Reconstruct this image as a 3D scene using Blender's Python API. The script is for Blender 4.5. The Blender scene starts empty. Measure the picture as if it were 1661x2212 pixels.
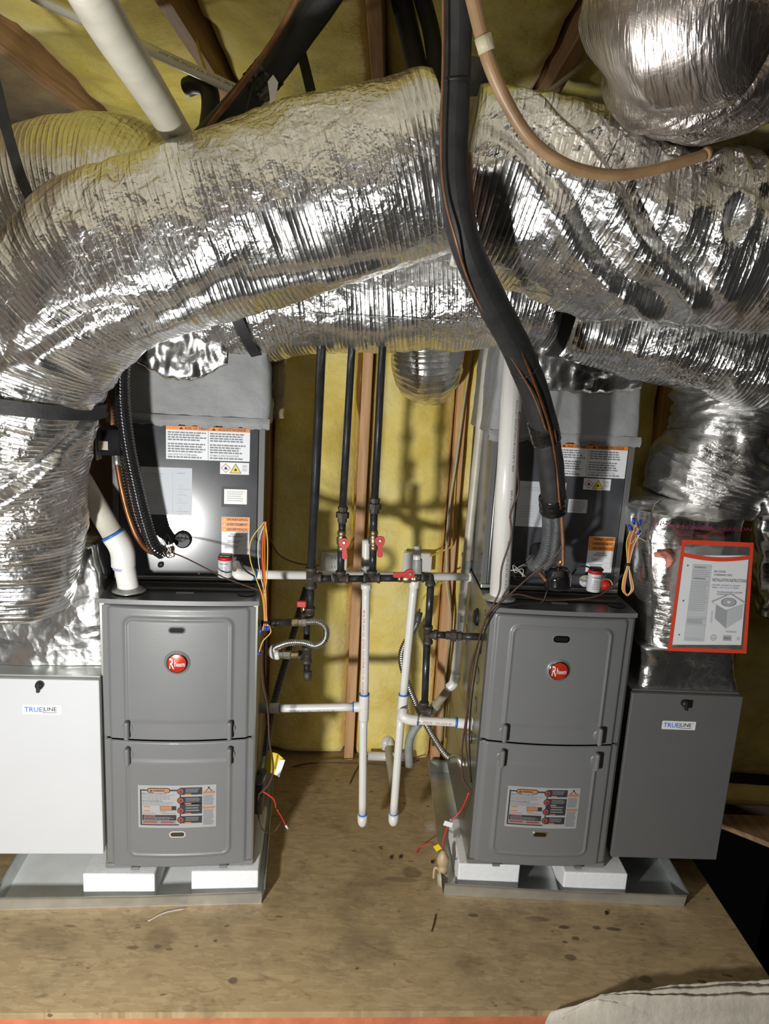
import bpy, bmesh, math, random
from math import sin, cos, pi, sqrt, exp, atan2
from mathutils import Vector, Matrix, noise
random.seed(7)
sc = bpy.context.scene
COL = sc.collection

# ------------------------------------------------------------------ camera
TH, RO, FPX, CH = 0.2071, 0.0557, 1600.0, 1.6775       # pitch down, roll, focal length (px of a 1661x2212 frame), height
fw = Vector((0, cos(TH), -sin(TH)))
u0 = Vector((0, sin(TH), cos(TH)))
rt = cos(RO) * Vector((1, 0, 0)) + sin(RO) * u0
up = cos(RO) * u0 - sin(RO) * Vector((1, 0, 0))
cam = bpy.data.objects.new('camera', bpy.data.cameras.new('camera'))
COL.objects.link(cam)
cam.matrix_world = Matrix(((rt.x, up.x, -fw.x, 0), (rt.y, up.y, -fw.y, 0), (rt.z, up.z, -fw.z, CH), (0, 0, 0, 1)))
cam.data.sensor_fit = 'VERTICAL'; cam.data.sensor_height = 36.0; cam.data.lens = FPX / 2212 * 36.0
cam.data.clip_start = 0.02
sc.camera = cam
# ------------------------------------------------------------------ world, lamps, exposure
wd = bpy.data.worlds.new('attic_dark'); sc.world = wd; wd.use_nodes = True
wd.node_tree.nodes['Background'].inputs[0].default_value = (1, 0.95, 0.9, 1)
wd.node_tree.nodes['Background'].inputs[1].default_value = 0.0012
sc.view_settings.view_transform = 'Standard'; sc.view_settings.look = 'None'
sc.view_settings.exposure = 0.08; sc.view_settings.gamma = 1.0; sc.view_settings.use_curve_mapping = False

def lamp(name, loc, energy, size, col=(1, 1, 1)):
    l = bpy.data.lights.new(name, 'POINT'); l.energy = energy; l.shadow_soft_size = size; l.color = col
    o = bpy.data.objects.new(name, l); o.location = loc; COL.objects.link(o); return o
lamp('work_light', (-0.68, 0.34, 0.71), 142, 0.055, (1.0, 0.99, 0.965))      # the LED lamp held low on the left
lamp('fill_lamp', (0.1, -0.3, 2.1), 7, 0.20, (1.0, 0.95, 0.86))               # added dim fill lamp behind the camera
lamp('fill_lamp', (-1.0, 3.2, 2.05), 8, 0.06, (1.0, 0.96, 0.86))              # added unseen lamp behind the insulated wall, brightens the rear ceiling

# ------------------------------------------------------------------ pixel rays -> real points
def ray(px, py):
    return fw + rt * ((px - 830.5) / FPX) - up * ((py - 1106.0) / FPX)
def at(px, py, Y):
    d = ray(px, py); t = Y / d.y
    return Vector((t * d.x, Y, CH + t * d.z))
def onz(px, py, z=0.0):
    d = ray(px, py); t = (z - CH) / d.z
    return Vector((t * d.x, t * d.y, z))
def path(*a):                        # (px, py, Y) triples
    return [at(*p) for p in a]
UN = {'L': (-0.5722, 2.0209, 0.1156), 'R': (0.5509, 2.1188, 0.0389)}
def onf(k, px, py, s=0.0, zb=0.1):   # local x, z on the plane s behind a furnace front
    X, Y, a = UN[k]; d = ray(px, py); n = (-sin(a), cos(a)); X0 = X - s * sin(a); Y0 = Y + s * cos(a)
    t = (X0 * n[0] + Y0 * n[1]) / (d.x * n[0] + d.y * n[1])
    wx, wy = t * d.x - X0, t * d.y - Y0
    return (wx * cos(a) + wy * sin(a), CH + t * d.z - zb)
def fworld(k, x, y, z):
    X, Y, a = UN[k]
    return Vector((X + x * cos(a) - y * sin(a), Y + x * sin(a) + y * cos(a), z))

# ------------------------------------------------------------------ materials
MATS = {}
def nt(name):
    m = bpy.data.materials.new(name); m.use_nodes = True
    MATS[name] = m
    return m, m.node_tree.nodes, m.node_tree.links, m.node_tree.nodes['Principled BSDF']
def plain(name, col, rough=0.5, metal=0.0, var=0.06, scale=20.0, bump=0.0, coat=0.0, bscale=None):
    m, N, L, B = nt(name)
    B.inputs['Roughness'].default_value = rough; B.inputs['Metallic'].default_value = metal
    if coat: B.inputs['Coat Weight'].default_value = coat; B.inputs['Coat Roughness'].default_value = 0.08
    tc = N.new('ShaderNodeTexCoord')
    nz = N.new('ShaderNodeTexNoise'); nz.inputs['Scale'].default_value = scale; nz.inputs['Detail'].default_value = 5
    L.new(tc.outputs['Object'], nz.inputs['Vector'])
    cr = N.new('ShaderNodeValToRGB')
    cr.color_ramp.elements[0].position = .3; cr.color_ramp.elements[1].position = .7
    cr.color_ramp.elements[0].color = tuple(c * (1 - var) for c in col) + (1,)
    cr.color_ramp.elements[1].color = tuple(min(1, c * (1 + var)) for c in col) + (1,)
    L.new(nz.outputs['Fac'], cr.inputs['Fac']); L.new(cr.outputs['Color'], B.inputs['Base Color'])
    if bump:
        n2 = N.new('ShaderNodeTexNoise'); n2.inputs['Scale'].default_value = bscale or scale * 6; n2.inputs['Detail'].default_value = 4
        L.new(tc.outputs['Object'], n2.inputs['Vector'])
        bp = N.new('ShaderNodeBump'); bp.inputs['Strength'].default_value = 1; bp.inputs['Distance'].default_value = bump
        L.new(n2.outputs['Fac'], bp.inputs['Height']); L.new(bp.outputs['Normal'], B.inputs['Normal'])
    return m
def math_node(N, L, op, a, b=None):
    n = N.new('ShaderNodeMath'); n.operation = op
    for i, v in enumerate((a, b)):
        if v is None: continue
        if isinstance(v, (int, float)): n.inputs[i].default_value = v
        else: L.new(v, n.inputs[i])
    return n.outputs[0]
def foil(name, tint=(0.86, 0.86, 0.84), rough=0.19, rib=1.0, crumple=1.0, uv=True, streak=1.0, cs=16.0):
    m, N, L, B = nt(name)
    B.inputs['Metallic'].default_value = 0.96
    B.inputs['Base Color'].default_value = (*tint, 1)
    tc = N.new('ShaderNodeTexCoord')
    src = tc.outputs['UV'] if uv else tc.outputs['Object']
    def mp(sx, sy, sz=1):
        q = N.new('ShaderNodeMapping'); q.inputs['Scale'].default_value = (sx, sy, sz); L.new(src, q.inputs['Vector']); return q.outputs[0]
    # streaks round the tube
    s1 = N.new('ShaderNodeTexNoise'); s1.inputs['Scale'].default_value = 1; s1.inputs['Detail'].default_value = 6; s1.inputs['Roughness'].default_value = .6
    s1.inputs['Distortion'].default_value = .4
    L.new(mp(9, 75, 30), s1.inputs['Vector'])
    # crumple facets
    dn = N.new('ShaderNodeTexNoise'); dn.inputs['Scale'].default_value = cs * 1.2; dn.inputs['Detail'].default_value = 3
    L.new(src, dn.inputs['Vector'])
    mix = N.new('ShaderNodeMix'); mix.data_type = 'VECTOR'; mix.inputs['Factor'].default_value = .10
    L.new(src, mix.inputs['A']); L.new(dn.outputs['Color'], mix.inputs['B'])
    v1 = N.new('ShaderNodeTexVoronoi'); v1.inputs['Scale'].default_value = cs; L.new(mix.outputs['Result'], v1.inputs['Vector'])
    v2 = N.new('ShaderNodeTexVoronoi'); v2.inputs['Scale'].default_value = cs * 3.1; L.new(mix.outputs['Result'], v2.inputs['Vector'])
    mk = N.new('ShaderNodeTexNoise'); mk.inputs['Scale'].default_value = 3.0; mk.inputs['Detail'].default_value = 1; L.new(src, mk.inputs['Vector'])
    mr = N.new('ShaderNodeMapRange'); mr.inputs['From Min'].default_value = .42; mr.inputs['From Max'].default_value = .62
    mr.inputs['To Min'].default_value = .18; mr.inputs['To Max'].default_value = 1.0; L.new(mk.outputs['Fac'], mr.inputs['Value'])
    h = math_node(N, L, 'MULTIPLY', math_node(N, L, 'MULTIPLY', s1.outputs['Fac'], 0.0062 * streak), math_node(N, L, 'ADD', mr.outputs[0], .12))
    c_ = math_node(N, L, 'ADD', math_node(N, L, 'MULTIPLY', v1.outputs['Distance'], 0.011 * crumple), math_node(N, L, 'MULTIPLY', v2.outputs['Distance'], 0.0028 * crumple))
    h = math_node(N, L, 'ADD', h, math_node(N, L, 'MULTIPLY', c_, mr.outputs[0]))
    if rib:
        sp = N.new('ShaderNodeSeparateXYZ'); L.new(tc.outputs['UV'], sp.inputs[0])
        w = math_node(N, L, 'SINE', math_node(N, L, 'MULTIPLY', sp.outputs['Y'], 2 * pi / 0.024))
        w = math_node(N, L, 'POWER', math_node(N, L, 'ABSOLUTE', w), 6)
        h = math_node(N, L, 'ADD', h, math_node(N, L, 'MULTIPLY', w, 0.0016 * rib))
    bp = N.new('ShaderNodeBump'); bp.inputs['Strength'].default_value = 0.9; bp.inputs['Distance'].default_value = 1.0
    L.new(h, bp.inputs['Height']); L.new(bp.outputs['Normal'], B.inputs['Normal'])
    rr = N.new('ShaderNodeMapRange'); rr.inputs['To Min'].default_value = rough * .7; rr.inputs['To Max'].default_value = rough * 1.8
    L.new(dn.outputs['Fac'], rr.inputs['Value']); L.new(rr.outputs[0], B.inputs['Roughness'])
    return m
foil('foil_duct', rib=.55, streak=.8); foil('foil_soft', rough=.22, rib=.8, crumple=.5, streak=.8)
foil('foil_crush', rough=.17, rib=0, crumple=1.0, streak=.6, cs=7)
foil('foil_bunch', rough=.17, rib=0, crumple=.5, streak=2.2, cs=13)
foil('foil_flake', (.66, .60, .55), rough=.26, rib=.3, crumple=.35, streak=.6, cs=34)  # browner, darker tint puts the dim brownish reflections into the foil colour
foil('foil_flat', rough=.17, rib=0, crumple=1.0, uv=False, streak=.15, cs=8)
foil('foil_tape', rough=.2, rib=0, crumple=.9, uv=False, streak=.6, cs=12)
plain('grey_paint', (0.180, 0.183, 0.185), .38, 0, .03, 8, .00015, .15, 400)
plain('grey_paint_cabinet', (0.135, 0.136, 0.136), .5, 0, .03, 6, .00015, 0, 500)
plain('coil_paint', (0.075, 0.078, 0.085), .17, .0, .25, 9, 0, .1)
plain('steel_side', (0.30, 0.30, 0.27), .35, .85, .15, 5)
plain('dark_steel', (0.10, 0.10, 0.10), .3, .3, .2, 12, 0, .3)
plain('white_paint', (0.59, 0.60, 0.615), .35, 0, .02, 5)
plain('galvanised', (0.66, 0.69, 0.68), .32, .75, .12, 14)
plain('chrome', (0.85, 0.85, 0.85), .12, 1, .02)
plain('black', (0.012, 0.012, 0.013), .5, 0, .2)
plain('black_gloss', (0.012, 0.012, 0.014), .15, 0, .2, 20, 0, .6)
plain('rubber_foam', (0.022, 0.022, 0.023), .62, 0, .3, 25, .0006, 0, 120)
plain('tape_black', (0.012, 0.012, 0.012), .25, 0, .3, 40, .0025, .3, 60)
plain('grey_tape', (0.09, 0.095, 0.10), .35, 0, .2, 40, .001)
plain('iron_pipe', (0.030, 0.032, 0.034), .38, .25, .35, 30, .0003, .15, 200)
plain('iron_fitting', (0.085, 0.072, 0.062), .55, .5, .25, 60, .0008, 0, 300)
plain('brass', (0.42, 0.34, 0.20), .4, .9, .3, 60)
plain('zinc', (0.62, 0.62, 0.56), .3, .9, .15, 60)
plain('flex_steel', (0.50, 0.50, 0.46), .3, .95, .15, 60)
plain('pvc_white', (0.80, 0.79, 0.75), .3, 0, .02, 10)
plain('pvc_old', (0.56, 0.53, 0.44), .4, 0, .12, 14)
plain('pvc_tan', (0.42, 0.38, 0.28), .5, 0, .12, 14)
plain('pvc_grey', (0.33, 0.36, 0.34), .4, 0, .15, 30)
plain('blue_primer', (0.03, 0.17, 0.55), .4, 0, .2, 60)
plain('violet_primer', (0.45, 0.40, 0.62), .4, 0, .2, 60)
plain('cyan_stain', (0.25, 0.6, 0.72), .4, 0, .2, 60)
plain('foam_white', (0.84, 0.85, 0.86), .8, 0, .03, 60, .0012, 0, 260)
plain('mastic', (0.30, 0.305, 0.31), .62, 0, .14, 9, .005, 0, 26)
plain('mastic_dark', (0.15, 0.155, 0.155), .62, 0, .14, 9, .005, 0, 26)
plain('copper', (0.48, 0.20, 0.09), .35, .9, .3, 30)
plain('copper_dull', (0.27, 0.13, 0.065), .5, .4, .3, 30)
plain('brown_wire', (0.085, 0.042, 0.028), .5, 0, .2)
plain('red_wire', (0.65, 0.04, 0.03), .5, 0, .1)
plain('orange_wire', (0.72, 0.22, 0.03), .5, 0, .1)
plain('yellow_wire', (0.80, 0.58, 0.10), .5, 0, .1)
plain('white_wire', (0.7, 0.68, 0.62), .5, 0, .1)
plain('yellow_cable', (0.72, 0.52, 0.05), .5, 0, .1)
plain('cream_cable', (0.62, 0.56, 0.38), .5, 0, .1)
plain('blue_plastic', (0.02, 0.05, 0.38), .4, 0, .1)
plain('red_plastic', (0.50, 0.015, 0.01), .5, 0, .1)
plain('red_band', (0.75, 0.07, 0.03), .45, 0, .04)
plain('white_paper', (0.84, 0.86, 0.89), .5, 0, .01)
plain('grey_paper', (0.60, 0.63, 0.67), .6, 0, .01)
plain('label_silver', (0.36, 0.36, 0.36), .4, 0, .02)
plain('label_orange', (0.80, 0.26, 0.035), .45, 0, .02)
plain('label_red', (0.55, 0.06, 0.04), .45, 0, .02)
plain('label_yellow', (0.80, 0.62, 0.03), .45, 0, .02)
plain('label_blue', (0.06, 0.16, 0.72), .45, 0, .02)
plain('ink', (0.03, 0.03, 0.035), .6, 0, .02)
plain('ink_grey', (0.22, 0.23, 0.25), .6, 0, .02)
plain('ink_soft', (0.42, 0.44, 0.46), .6, 0, .02)
plain('ink_red', (0.6, 0.15, 0.15), .6, 0, .02)
plain('silver_print', (0.75, 0.75, 0.75), .35, 0, .02)
plain('dull_orange', (0.42, 0.19, 0.08), .5, 0, .05)
plain('dull_red', (0.34, 0.06, 0.045), .5, 0, .05)
plain('badge_red', (0.62, 0.045, 0.02), .2, .3, .03, 20, 0, .6)
plain('tan_plastic', (0.50, 0.38, 0.22), .45, 0, .1)
plain('tan_tube', (0.33, 0.205, 0.105), .42, .0, .25, 18)
plain('outlet_white', (0.72, 0.71, 0.67), .45, 0, .05)
plain('canvas', (0.55, 0.50, 0.42), .75, 0, .12, 9, .002, 0, 60)
plain('dark_void', (0.006, 0.0055, 0.005), 1, 0, .2); MATS['dark_void'].node_tree.nodes['Principled BSDF'].inputs['Specular IOR Level'].default_value = 0  # near-black: the darkness below and right of the deck is put into the colour
plain('sheathing', (0.10, 0.07, 0.045), .85, 0, .3, 4)
plain('beam_orange', (0.50, 0.16, 0.075), .7, 0, .22, 14, .001)
plain('ink_purple', (0.28, 0.02, 0.07), .5, 0, .1)
plain('pink_wool', (0.75, 0.30, 0.22), .9, 0, .2, 60, .002)
def film(name):
    m, N, L, B = nt(name)
    B.inputs['Base Color'].default_value = (.9, .9, .9, 1); B.inputs['Roughness'].default_value = .06
    B.inputs['Alpha'].default_value = .05; B.inputs['Specular IOR Level'].default_value = 1
    return m
film('clear_film')
# fibreglass
def wool(name, c0, c1, c2):
    m, N, L, B = nt(name)
    B.inputs['Roughness'].default_value = .9; B.inputs['Sheen Weight'].default_value = .3
    tc = N.new('ShaderNodeTexCoord')
    n1 = N.new('ShaderNodeTexNoise'); n1.inputs['Scale'].default_value = 5; n1.inputs['Detail'].default_value = 8; n1.inputs['Roughness'].default_value = .6
    L.new(tc.outputs['Object'], n1.inputs['Vector'])
    cr = N.new('ShaderNodeValToRGB'); e = cr.color_ramp.elements
    e[0].position = .28; e[0].color = (*c0, 1); e[1].position = .72; e[1].color = (*c2, 1)
    q = e.new(.5); q.color = (*c1, 1)
    L.new(n1.outputs['Fac'], cr.inputs['Fac']); L.new(cr.outputs['Color'], B.inputs['Base Color'])
    n2 = N.new('ShaderNodeTexNoise'); n2.inputs['Scale'].default_value = 45; n2.inputs['Detail'].default_value = 8; n2.inputs['Distortion'].default_value = .6
    L.new(tc.outputs['Object'], n2.inputs['Vector'])
    bp = N.new('ShaderNodeBump'); bp.inputs['Distance'].default_value = .006; bp.inputs['Strength'].default_value = 1
    L.new(n2.outputs['Fac'], bp.inputs['Height']); L.new(bp.outputs['Normal'], B.inputs['Normal'])
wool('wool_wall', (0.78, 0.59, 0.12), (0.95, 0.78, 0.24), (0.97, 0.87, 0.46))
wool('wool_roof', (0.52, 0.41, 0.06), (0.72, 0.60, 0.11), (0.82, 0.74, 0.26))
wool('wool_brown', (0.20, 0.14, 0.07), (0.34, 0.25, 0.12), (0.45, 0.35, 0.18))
def wood(name, c0, c1, axis=2):
    m, N, L, B = nt(name)
    B.inputs['Roughness'].default_value = .65
    tc = N.new('ShaderNodeTexCoord'); mp = N.new('ShaderNodeMapping')
    s = [26, 26, 26]; s[axis] = 1.6; mp.inputs['Scale'].default_value = s
    L.new(tc.outputs['Object'], mp.inputs['Vector'])
    n1 = N.new('ShaderNodeTexNoise'); n1.inputs['Scale'].default_value = 1.6; n1.inputs['Detail'].default_value = 6; n1.inputs['Distortion'].default_value = 1
    L.new(mp.outputs[0], n1.inputs['Vector'])
    cr = N.new('ShaderNodeValToRGB'); e = cr.color_ramp.elements
    e[0].position = .35; e[0].color = (*c0, 1); e[1].position = .65; e[1].color = (*c1, 1)
    L.new(n1.outputs['Fac'], cr.inputs['Fac']); L.new(cr.outputs['Color'], B.inputs['Base Color'])
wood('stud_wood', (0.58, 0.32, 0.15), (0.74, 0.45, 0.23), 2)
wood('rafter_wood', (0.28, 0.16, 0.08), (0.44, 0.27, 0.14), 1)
plain('kraft_face', (0.74, 0.70, 0.56), .7, 0, .08, 3)
plain('galvanised_lit', (0.86, 0.88, 0.87), .4, 0, .08, 12)  # left pan base: light reflected from its surroundings is put into this paler colour
STAINS = [(1022, 1977, .016, .008, .75), (1218, 2003, .018, .008, .85), (1288, 2004, .013, .008, .8), (1325, 2007, .021, .007, .8), (1243, 2027, .012, .008, .8), (1220, 2035, .008, .005, .8),
    (1232, 2068, .016, .011, .7), (1395, 2115, .020, .014, .6), (1160, 1985, .040, .010, .5), (504, 2118, .014, .012, .7), (340, 2045, .012, .008, .7), (365, 2050, .012, .006, .6), (285, 2047, .018, .006, .6),
    (465, 2032, .006, .006, .7), (424, 2044, .006, .005, .6), (765, 1838, .012, .005, .7), (1178, 2050, .05, .03, .25), (100, 2030, .09, .05, .28), (345, 2030, .045, .045, .3), (800, 2050, .07, .06, .22),
    (890, 1885, .03, .03, .55), (870, 1900, .06, .012, .4), (655, 1870, .01, .02, .3), (1290, 1960, .10, .014, .22), (408, 2178, .02, .012, .3), (150, 2000, .02, .006, .5), (1000, 2080, .05, .03, .15)]
OSB_O = (-0.45, 2.17)
def osb():
    m, N, L, B = nt('osb')
    B.inputs['Roughness'].default_value = .55
    tc = N.new('ShaderNodeTexCoord')
    dn = N.new('ShaderNodeTexNoise'); dn.inputs['Scale'].default_value = 6; dn.inputs['Detail'].default_value = 2
    L.new(tc.outputs['Object'], dn.inputs['Vector'])
    vs = []
    for (rot, sx, sy) in ((.35, 22, 60), (-.9, 26, 74), (1.3, 20, 64)):
        mp = N.new('ShaderNodeMapping'); mp.inputs['Rotation'].default_value = (0, 0, rot); mp.inputs['Scale'].default_value = (sx, sy, 1)
        L.new(tc.outputs['Object'], mp.inputs['Vector'])
        v = N.new('ShaderNodeTexVoronoi'); v.inputs['Scale'].default_value = 1; v.distance = 'CHEBYCHEV'
        L.new(mp.outputs[0], v.inputs['Vector']); vs.append(v)
    sel = N.new('ShaderNodeTexNoise'); sel.inputs['Scale'].default_value = 14; sel.inputs['Detail'].default_value = 1
    L.new(tc.outputs['Object'], sel.inputs['Vector'])
    def bw(v):
        s = N.new('ShaderNodeSeparateColor'); L.new(v.outputs['Color'], s.inputs[0]); return s.outputs[0]
    m1 = N.new('ShaderNodeMix'); m1.data_type = 'FLOAT'
    L.new(math_node(N, L, 'GREATER_THAN', sel.outputs['Fac'], .5), m1.inputs['Factor']); L.new(bw(vs[0]), m1.inputs[2]); L.new(bw(vs[1]), m1.inputs[3])
    sel2 = math_node(N, L, 'GREATER_THAN', vs[2].outputs['Distance'], .42)
    m2 = N.new('ShaderNodeMix'); m2.data_type = 'FLOAT'
    L.new(sel2, m2.inputs['Factor']); L.new(bw(vs[2]), m2.inputs[2]); L.new(m1.outputs[0], m2.inputs[3])
    mo = math_node(N, L, 'ADD', math_node(N, L, 'MULTIPLY', m2.outputs[0], .50), math_node(N, L, 'MULTIPLY', dn.outputs['Fac'], .50))
    cr = N.new('ShaderNodeValToRGB'); e = cr.color_ramp.elements
    e[0].position = .12; e[0].color = (0.330, 0.235, 0.120, 1); e[1].position = .85; e[1].color = (0.445, 0.335, 0.182, 1)
    q = e.new(.5); q.color = (0.385, 0.283, 0.149, 1)
    L.new(mo, cr.inputs['Fac'])
    # boot-dirt patches and dark spots (stains with a shape of their own)
    d1 = N.new('ShaderNodeTexNoise'); d1.inputs['Scale'].default_value = 3.2; d1.inputs['Detail'].default_value = 9; d1.inputs['Roughness'].default_value = .7
    L.new(tc.outputs['Object'], d1.inputs['Vector'])
    r1 = N.new('ShaderNodeValToRGB'); r1.color_ramp.elements[0].position = .50; r1.color_ramp.elements[1].position = .68
    r1.color_ramp.elements[0].color = (1, 1, 1, 1); r1.color_ramp.elements[1].color = (.50, .50, .50, 1)
    L.new(d1.outputs['Fac'], r1.inputs['Fac'])
    mx = N.new('ShaderNodeMix'); mx.data_type = 'RGBA'; mx.blend_type = 'MULTIPLY'; mx.inputs['Factor'].default_value = .8
    L.new(cr.outputs['Color'], mx.inputs['A']); L.new(r1.outputs['Color'], mx.inputs['B'])
    mpb = N.new('ShaderNodeMapping'); mpb.inputs['Scale'].default_value = (1, 1.6, 1); L.new(tc.outputs['Object'], mpb.inputs['Vector'])
    v3 = N.new('ShaderNodeTexNoise'); v3.inputs['Scale'].default_value = 17; v3.inputs['Detail'].default_value = 3; L.new(mpb.outputs[0], v3.inputs['Vector'])
    r2 = N.new('ShaderNodeValToRGB'); r2.color_ramp.elements[0].position = .70; r2.color_ramp.elements[1].position = .74
    r2.color_ramp.elements[0].color = (1, 1, 1, 1); r2.color_ramp.elements[1].color = (.36, .32, .29, 1)
    L.new(v3.outputs['Fac'], r2.inputs['Fac'])
    my = N.new('ShaderNodeMix'); my.data_type = 'RGBA'; my.blend_type = 'MULTIPLY'; my.inputs['Factor'].default_value = 1
    L.new(mx.outputs['Result'], my.inputs['A']); L.new(r2.outputs['Color'], my.inputs['B'])
    # single dark drips and scuffs where the photo has them
    fl_ = N.new('ShaderNodeTexNoise'); fl_.inputs['Scale'].default_value = 1; fl_.inputs['Detail'].default_value = 7; fl_.inputs['Roughness'].default_value = .65; fl_.inputs['Distortion'].default_value = 1.2
    mpf = N.new('ShaderNodeMapping'); mpf.inputs['Scale'].default_value = (14, 34, 1); mpf.inputs['Rotation'].default_value = (0, 0, .12); L.new(tc.outputs['Object'], mpf.inputs['Vector']); L.new(mpf.outputs[0], fl_.inputs['Vector'])
    rf = N.new('ShaderNodeValToRGB'); rf.color_ramp.elements[0].position = .30; rf.color_ramp.elements[1].position = .46
    rf.color_ramp.elements[0].color = (.55, .50, .46, 1); rf.color_ramp.elements[1].color = (1, 1, 1, 1); L.new(fl_.outputs['Fac'], rf.inputs['Fac'])
    mf = N.new('ShaderNodeMix'); mf.data_type = 'RGBA'; mf.blend_type = 'MULTIPLY'; mf.inputs['Factor'].default_value = .75
    L.new(my.outputs['Result'], mf.inputs['A']); L.new(rf.outputs['Color'], mf.inputs['B']); my = mf
    sxy = N.new('ShaderNodeSeparateXYZ'); L.new(tc.outputs['Object'], sxy.inputs[0])
    jit = math_node(N, L, 'MULTIPLY', math_node(N, L, 'SUBTRACT', v3.outputs['Fac'], .5), .9)
    tot = None
    for (px_, py_, rx, ry, st_) in STAINS:
        q_ = onz(px_, py_); kx_ = math_node(N, L, 'DIVIDE', math_node(N, L, 'SUBTRACT', sxy.outputs['X'], q_.x - OSB_O[0]), rx)
        ky_ = math_node(N, L, 'DIVIDE', math_node(N, L, 'SUBTRACT', sxy.outputs['Y'], q_.y - OSB_O[1]), ry)
        d_ = math_node(N, L, 'SQRT', math_node(N, L, 'ADD', math_node(N, L, 'MULTIPLY', kx_, kx_), math_node(N, L, 'MULTIPLY', ky_, ky_)))
        m_ = N.new('ShaderNodeMapRange'); m_.inputs['From Min'].default_value = .75; m_.inputs['From Max'].default_value = 1.15; m_.inputs['To Min'].default_value = st_; m_.inputs['To Max'].default_value = 0
        L.new(math_node(N, L, 'ADD', d_, jit), m_.inputs['Value'])
        tot = m_.outputs[0] if tot is None else math_node(N, L, 'MAXIMUM', tot, m_.outputs[0])
    mz = N.new('ShaderNodeMix'); mz.data_type = 'RGBA'; L.new(tot, mz.inputs['Factor']); L.new(my.outputs['Result'], mz.inputs['A']); mz.inputs['B'].default_value = (0.07, 0.045, 0.03, 1)
    L.new(mz.outputs['Result'], B.inputs['Base Color'])
    bp = N.new('ShaderNodeBump'); bp.inputs['Distance'].default_value = .0012; L.new(m2.outputs[0], bp.inputs['Height'])
    L.new(bp.outputs['Normal'], B.inputs['Normal'])
osb()
def M(n): return MATS[n]

# ------------------------------------------------------------------ object helpers
def thing(name, label, cat, loc=(0, 0, 0), rz=0.0, group=None):
    o = bpy.data.objects.new(name, None); COL.objects.link(o); o.empty_display_size = .05
    o.location = loc; o.rotation_euler = (0, 0, rz); o['label'] = label; o['category'] = cat
    if group: o['group'] = group
    return o
def tag(o, label, cat, group=None):
    o['label'] = label; o['category'] = cat
    if group: o['group'] = group
    return o
def chain(o):
    m = Matrix.Identity(4)
    while o is not None:
        m = (Matrix.Translation(o.location) @ Matrix.Rotation(o.rotation_euler[2], 4, 'Z')) @ m
        o = o.parent
    return m
def obj(name, geo, mat, parent=None, world=True, smooth=True):
    """geo = (verts, faces[, uvs per vertex[, material index per face]]); mat = name or list of names. World verts become local."""
    vs, fs = geo[0], geo[1]
    uv = geo[2] if len(geo) > 2 else None
    mi = geo[3] if len(geo) > 3 else None
    me = bpy.data.meshes.new(name)
    vs = [Vector(v) for v in vs]
    loc = None
    if parent is not None:
        if world:
            inv = chain(parent).inverted(); vs = [inv @ v for v in vs]
    else:
        lo = [min(v[i] for v in vs) for i in range(3)]; hi = [max(v[i] for v in vs) for i in range(3)]
        loc = Vector(((lo[0] + hi[0]) / 2, (lo[1] + hi[1]) / 2, lo[2])); vs = [v - loc for v in vs]
    me.from_pydata([tuple(v) for v in vs], [], fs)
    for n in ([mat] if isinstance(mat, str) else mat): me.materials.append(M(n))
    if mi:
        for p, i in zip(me.polygons, mi): p.material_index = i
    if uv:
        l = me.uv_layers.new(name='UVMap')
        for p in me.polygons:
            for li, vi in zip(p.loop_indices, p.vertices): l.data[li].uv = uv[vi]
    if smooth:
        for p in me.polygons: p.use_smooth = True
    me.update()
    o = bpy.data.objects.new(name, me); COL.objects.link(o)
    if parent is not None: o.parent = parent
    else: o.location = loc
    return o
def struct(name, geo, mat, smooth=False):
    o = obj(name, geo, mat, None, True, smooth); o['kind'] = 'structure'; return o
def join(*gs):
    V, F, U, I = [], [], [], []
    for k, g in enumerate(gs):
        b = len(V); V += list(g[0]); F += [tuple(i + b for i in f) for f in g[1]]
        U += list(g[2]) if len(g) > 2 and g[2] else [(0, 0)] * len(g[0])
        I += list(g[3]) if len(g) > 3 and g[3] else [0] * len(g[1])
    return V, F, U, I
def setmat(g, i): return (g[0], g[1], g[2] if len(g) > 2 else None, [i] * len(g[1]))
def box(x0, x1, y0, y1, z0, z1, bev=0.0, seg=2, taper=None):
    bm = bmesh.new(); bmesh.ops.create_cube(bm, size=1)
    for v in bm.verts:
        v.co = Vector(((x0 + x1) / 2 + v.co.x * (x1 - x0), (y0 + y1) / 2 + v.co.y * (y1 - y0), (z0 + z1) / 2 + v.co.z * (z1 - z0)))
    if bev: bmesh.ops.bevel(bm, geom=bm.edges[:], offset=bev, segments=seg, affect='EDGES', profile=.5)
    bm.verts.index_update()
    g = ([v.co.copy() for v in bm.verts], [tuple(v.index for v in f.verts) for f in bm.faces]); bm.free(); return g
def xf(g, m): return ([m @ Vector(v) for v in g[0]],) + tuple(g[1:])
def spline(P, n=8):
    P = [Vector(p) for p in P]
    if len(P) < 3: return [P[0].lerp(P[1], i / n) for i in range(n + 1)] if len(P) == 2 else P
    out = []
    for i in range(len(P) - 1):
        a = P[i - 1] if i else P[0] * 2 - P[1]; b, c = P[i], P[i + 1]; d = P[i + 2] if i + 2 < len(P) else c * 2 - b
        for k in range(n):
            t = k / n
            out.append(.5 * (2 * b + (c - a) * t + (2 * a - 5 * b + 4 * c - d) * t * t + (3 * b - a - 3 * c + d) * t ** 3))
    out.append(P[-1]); return out
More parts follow.
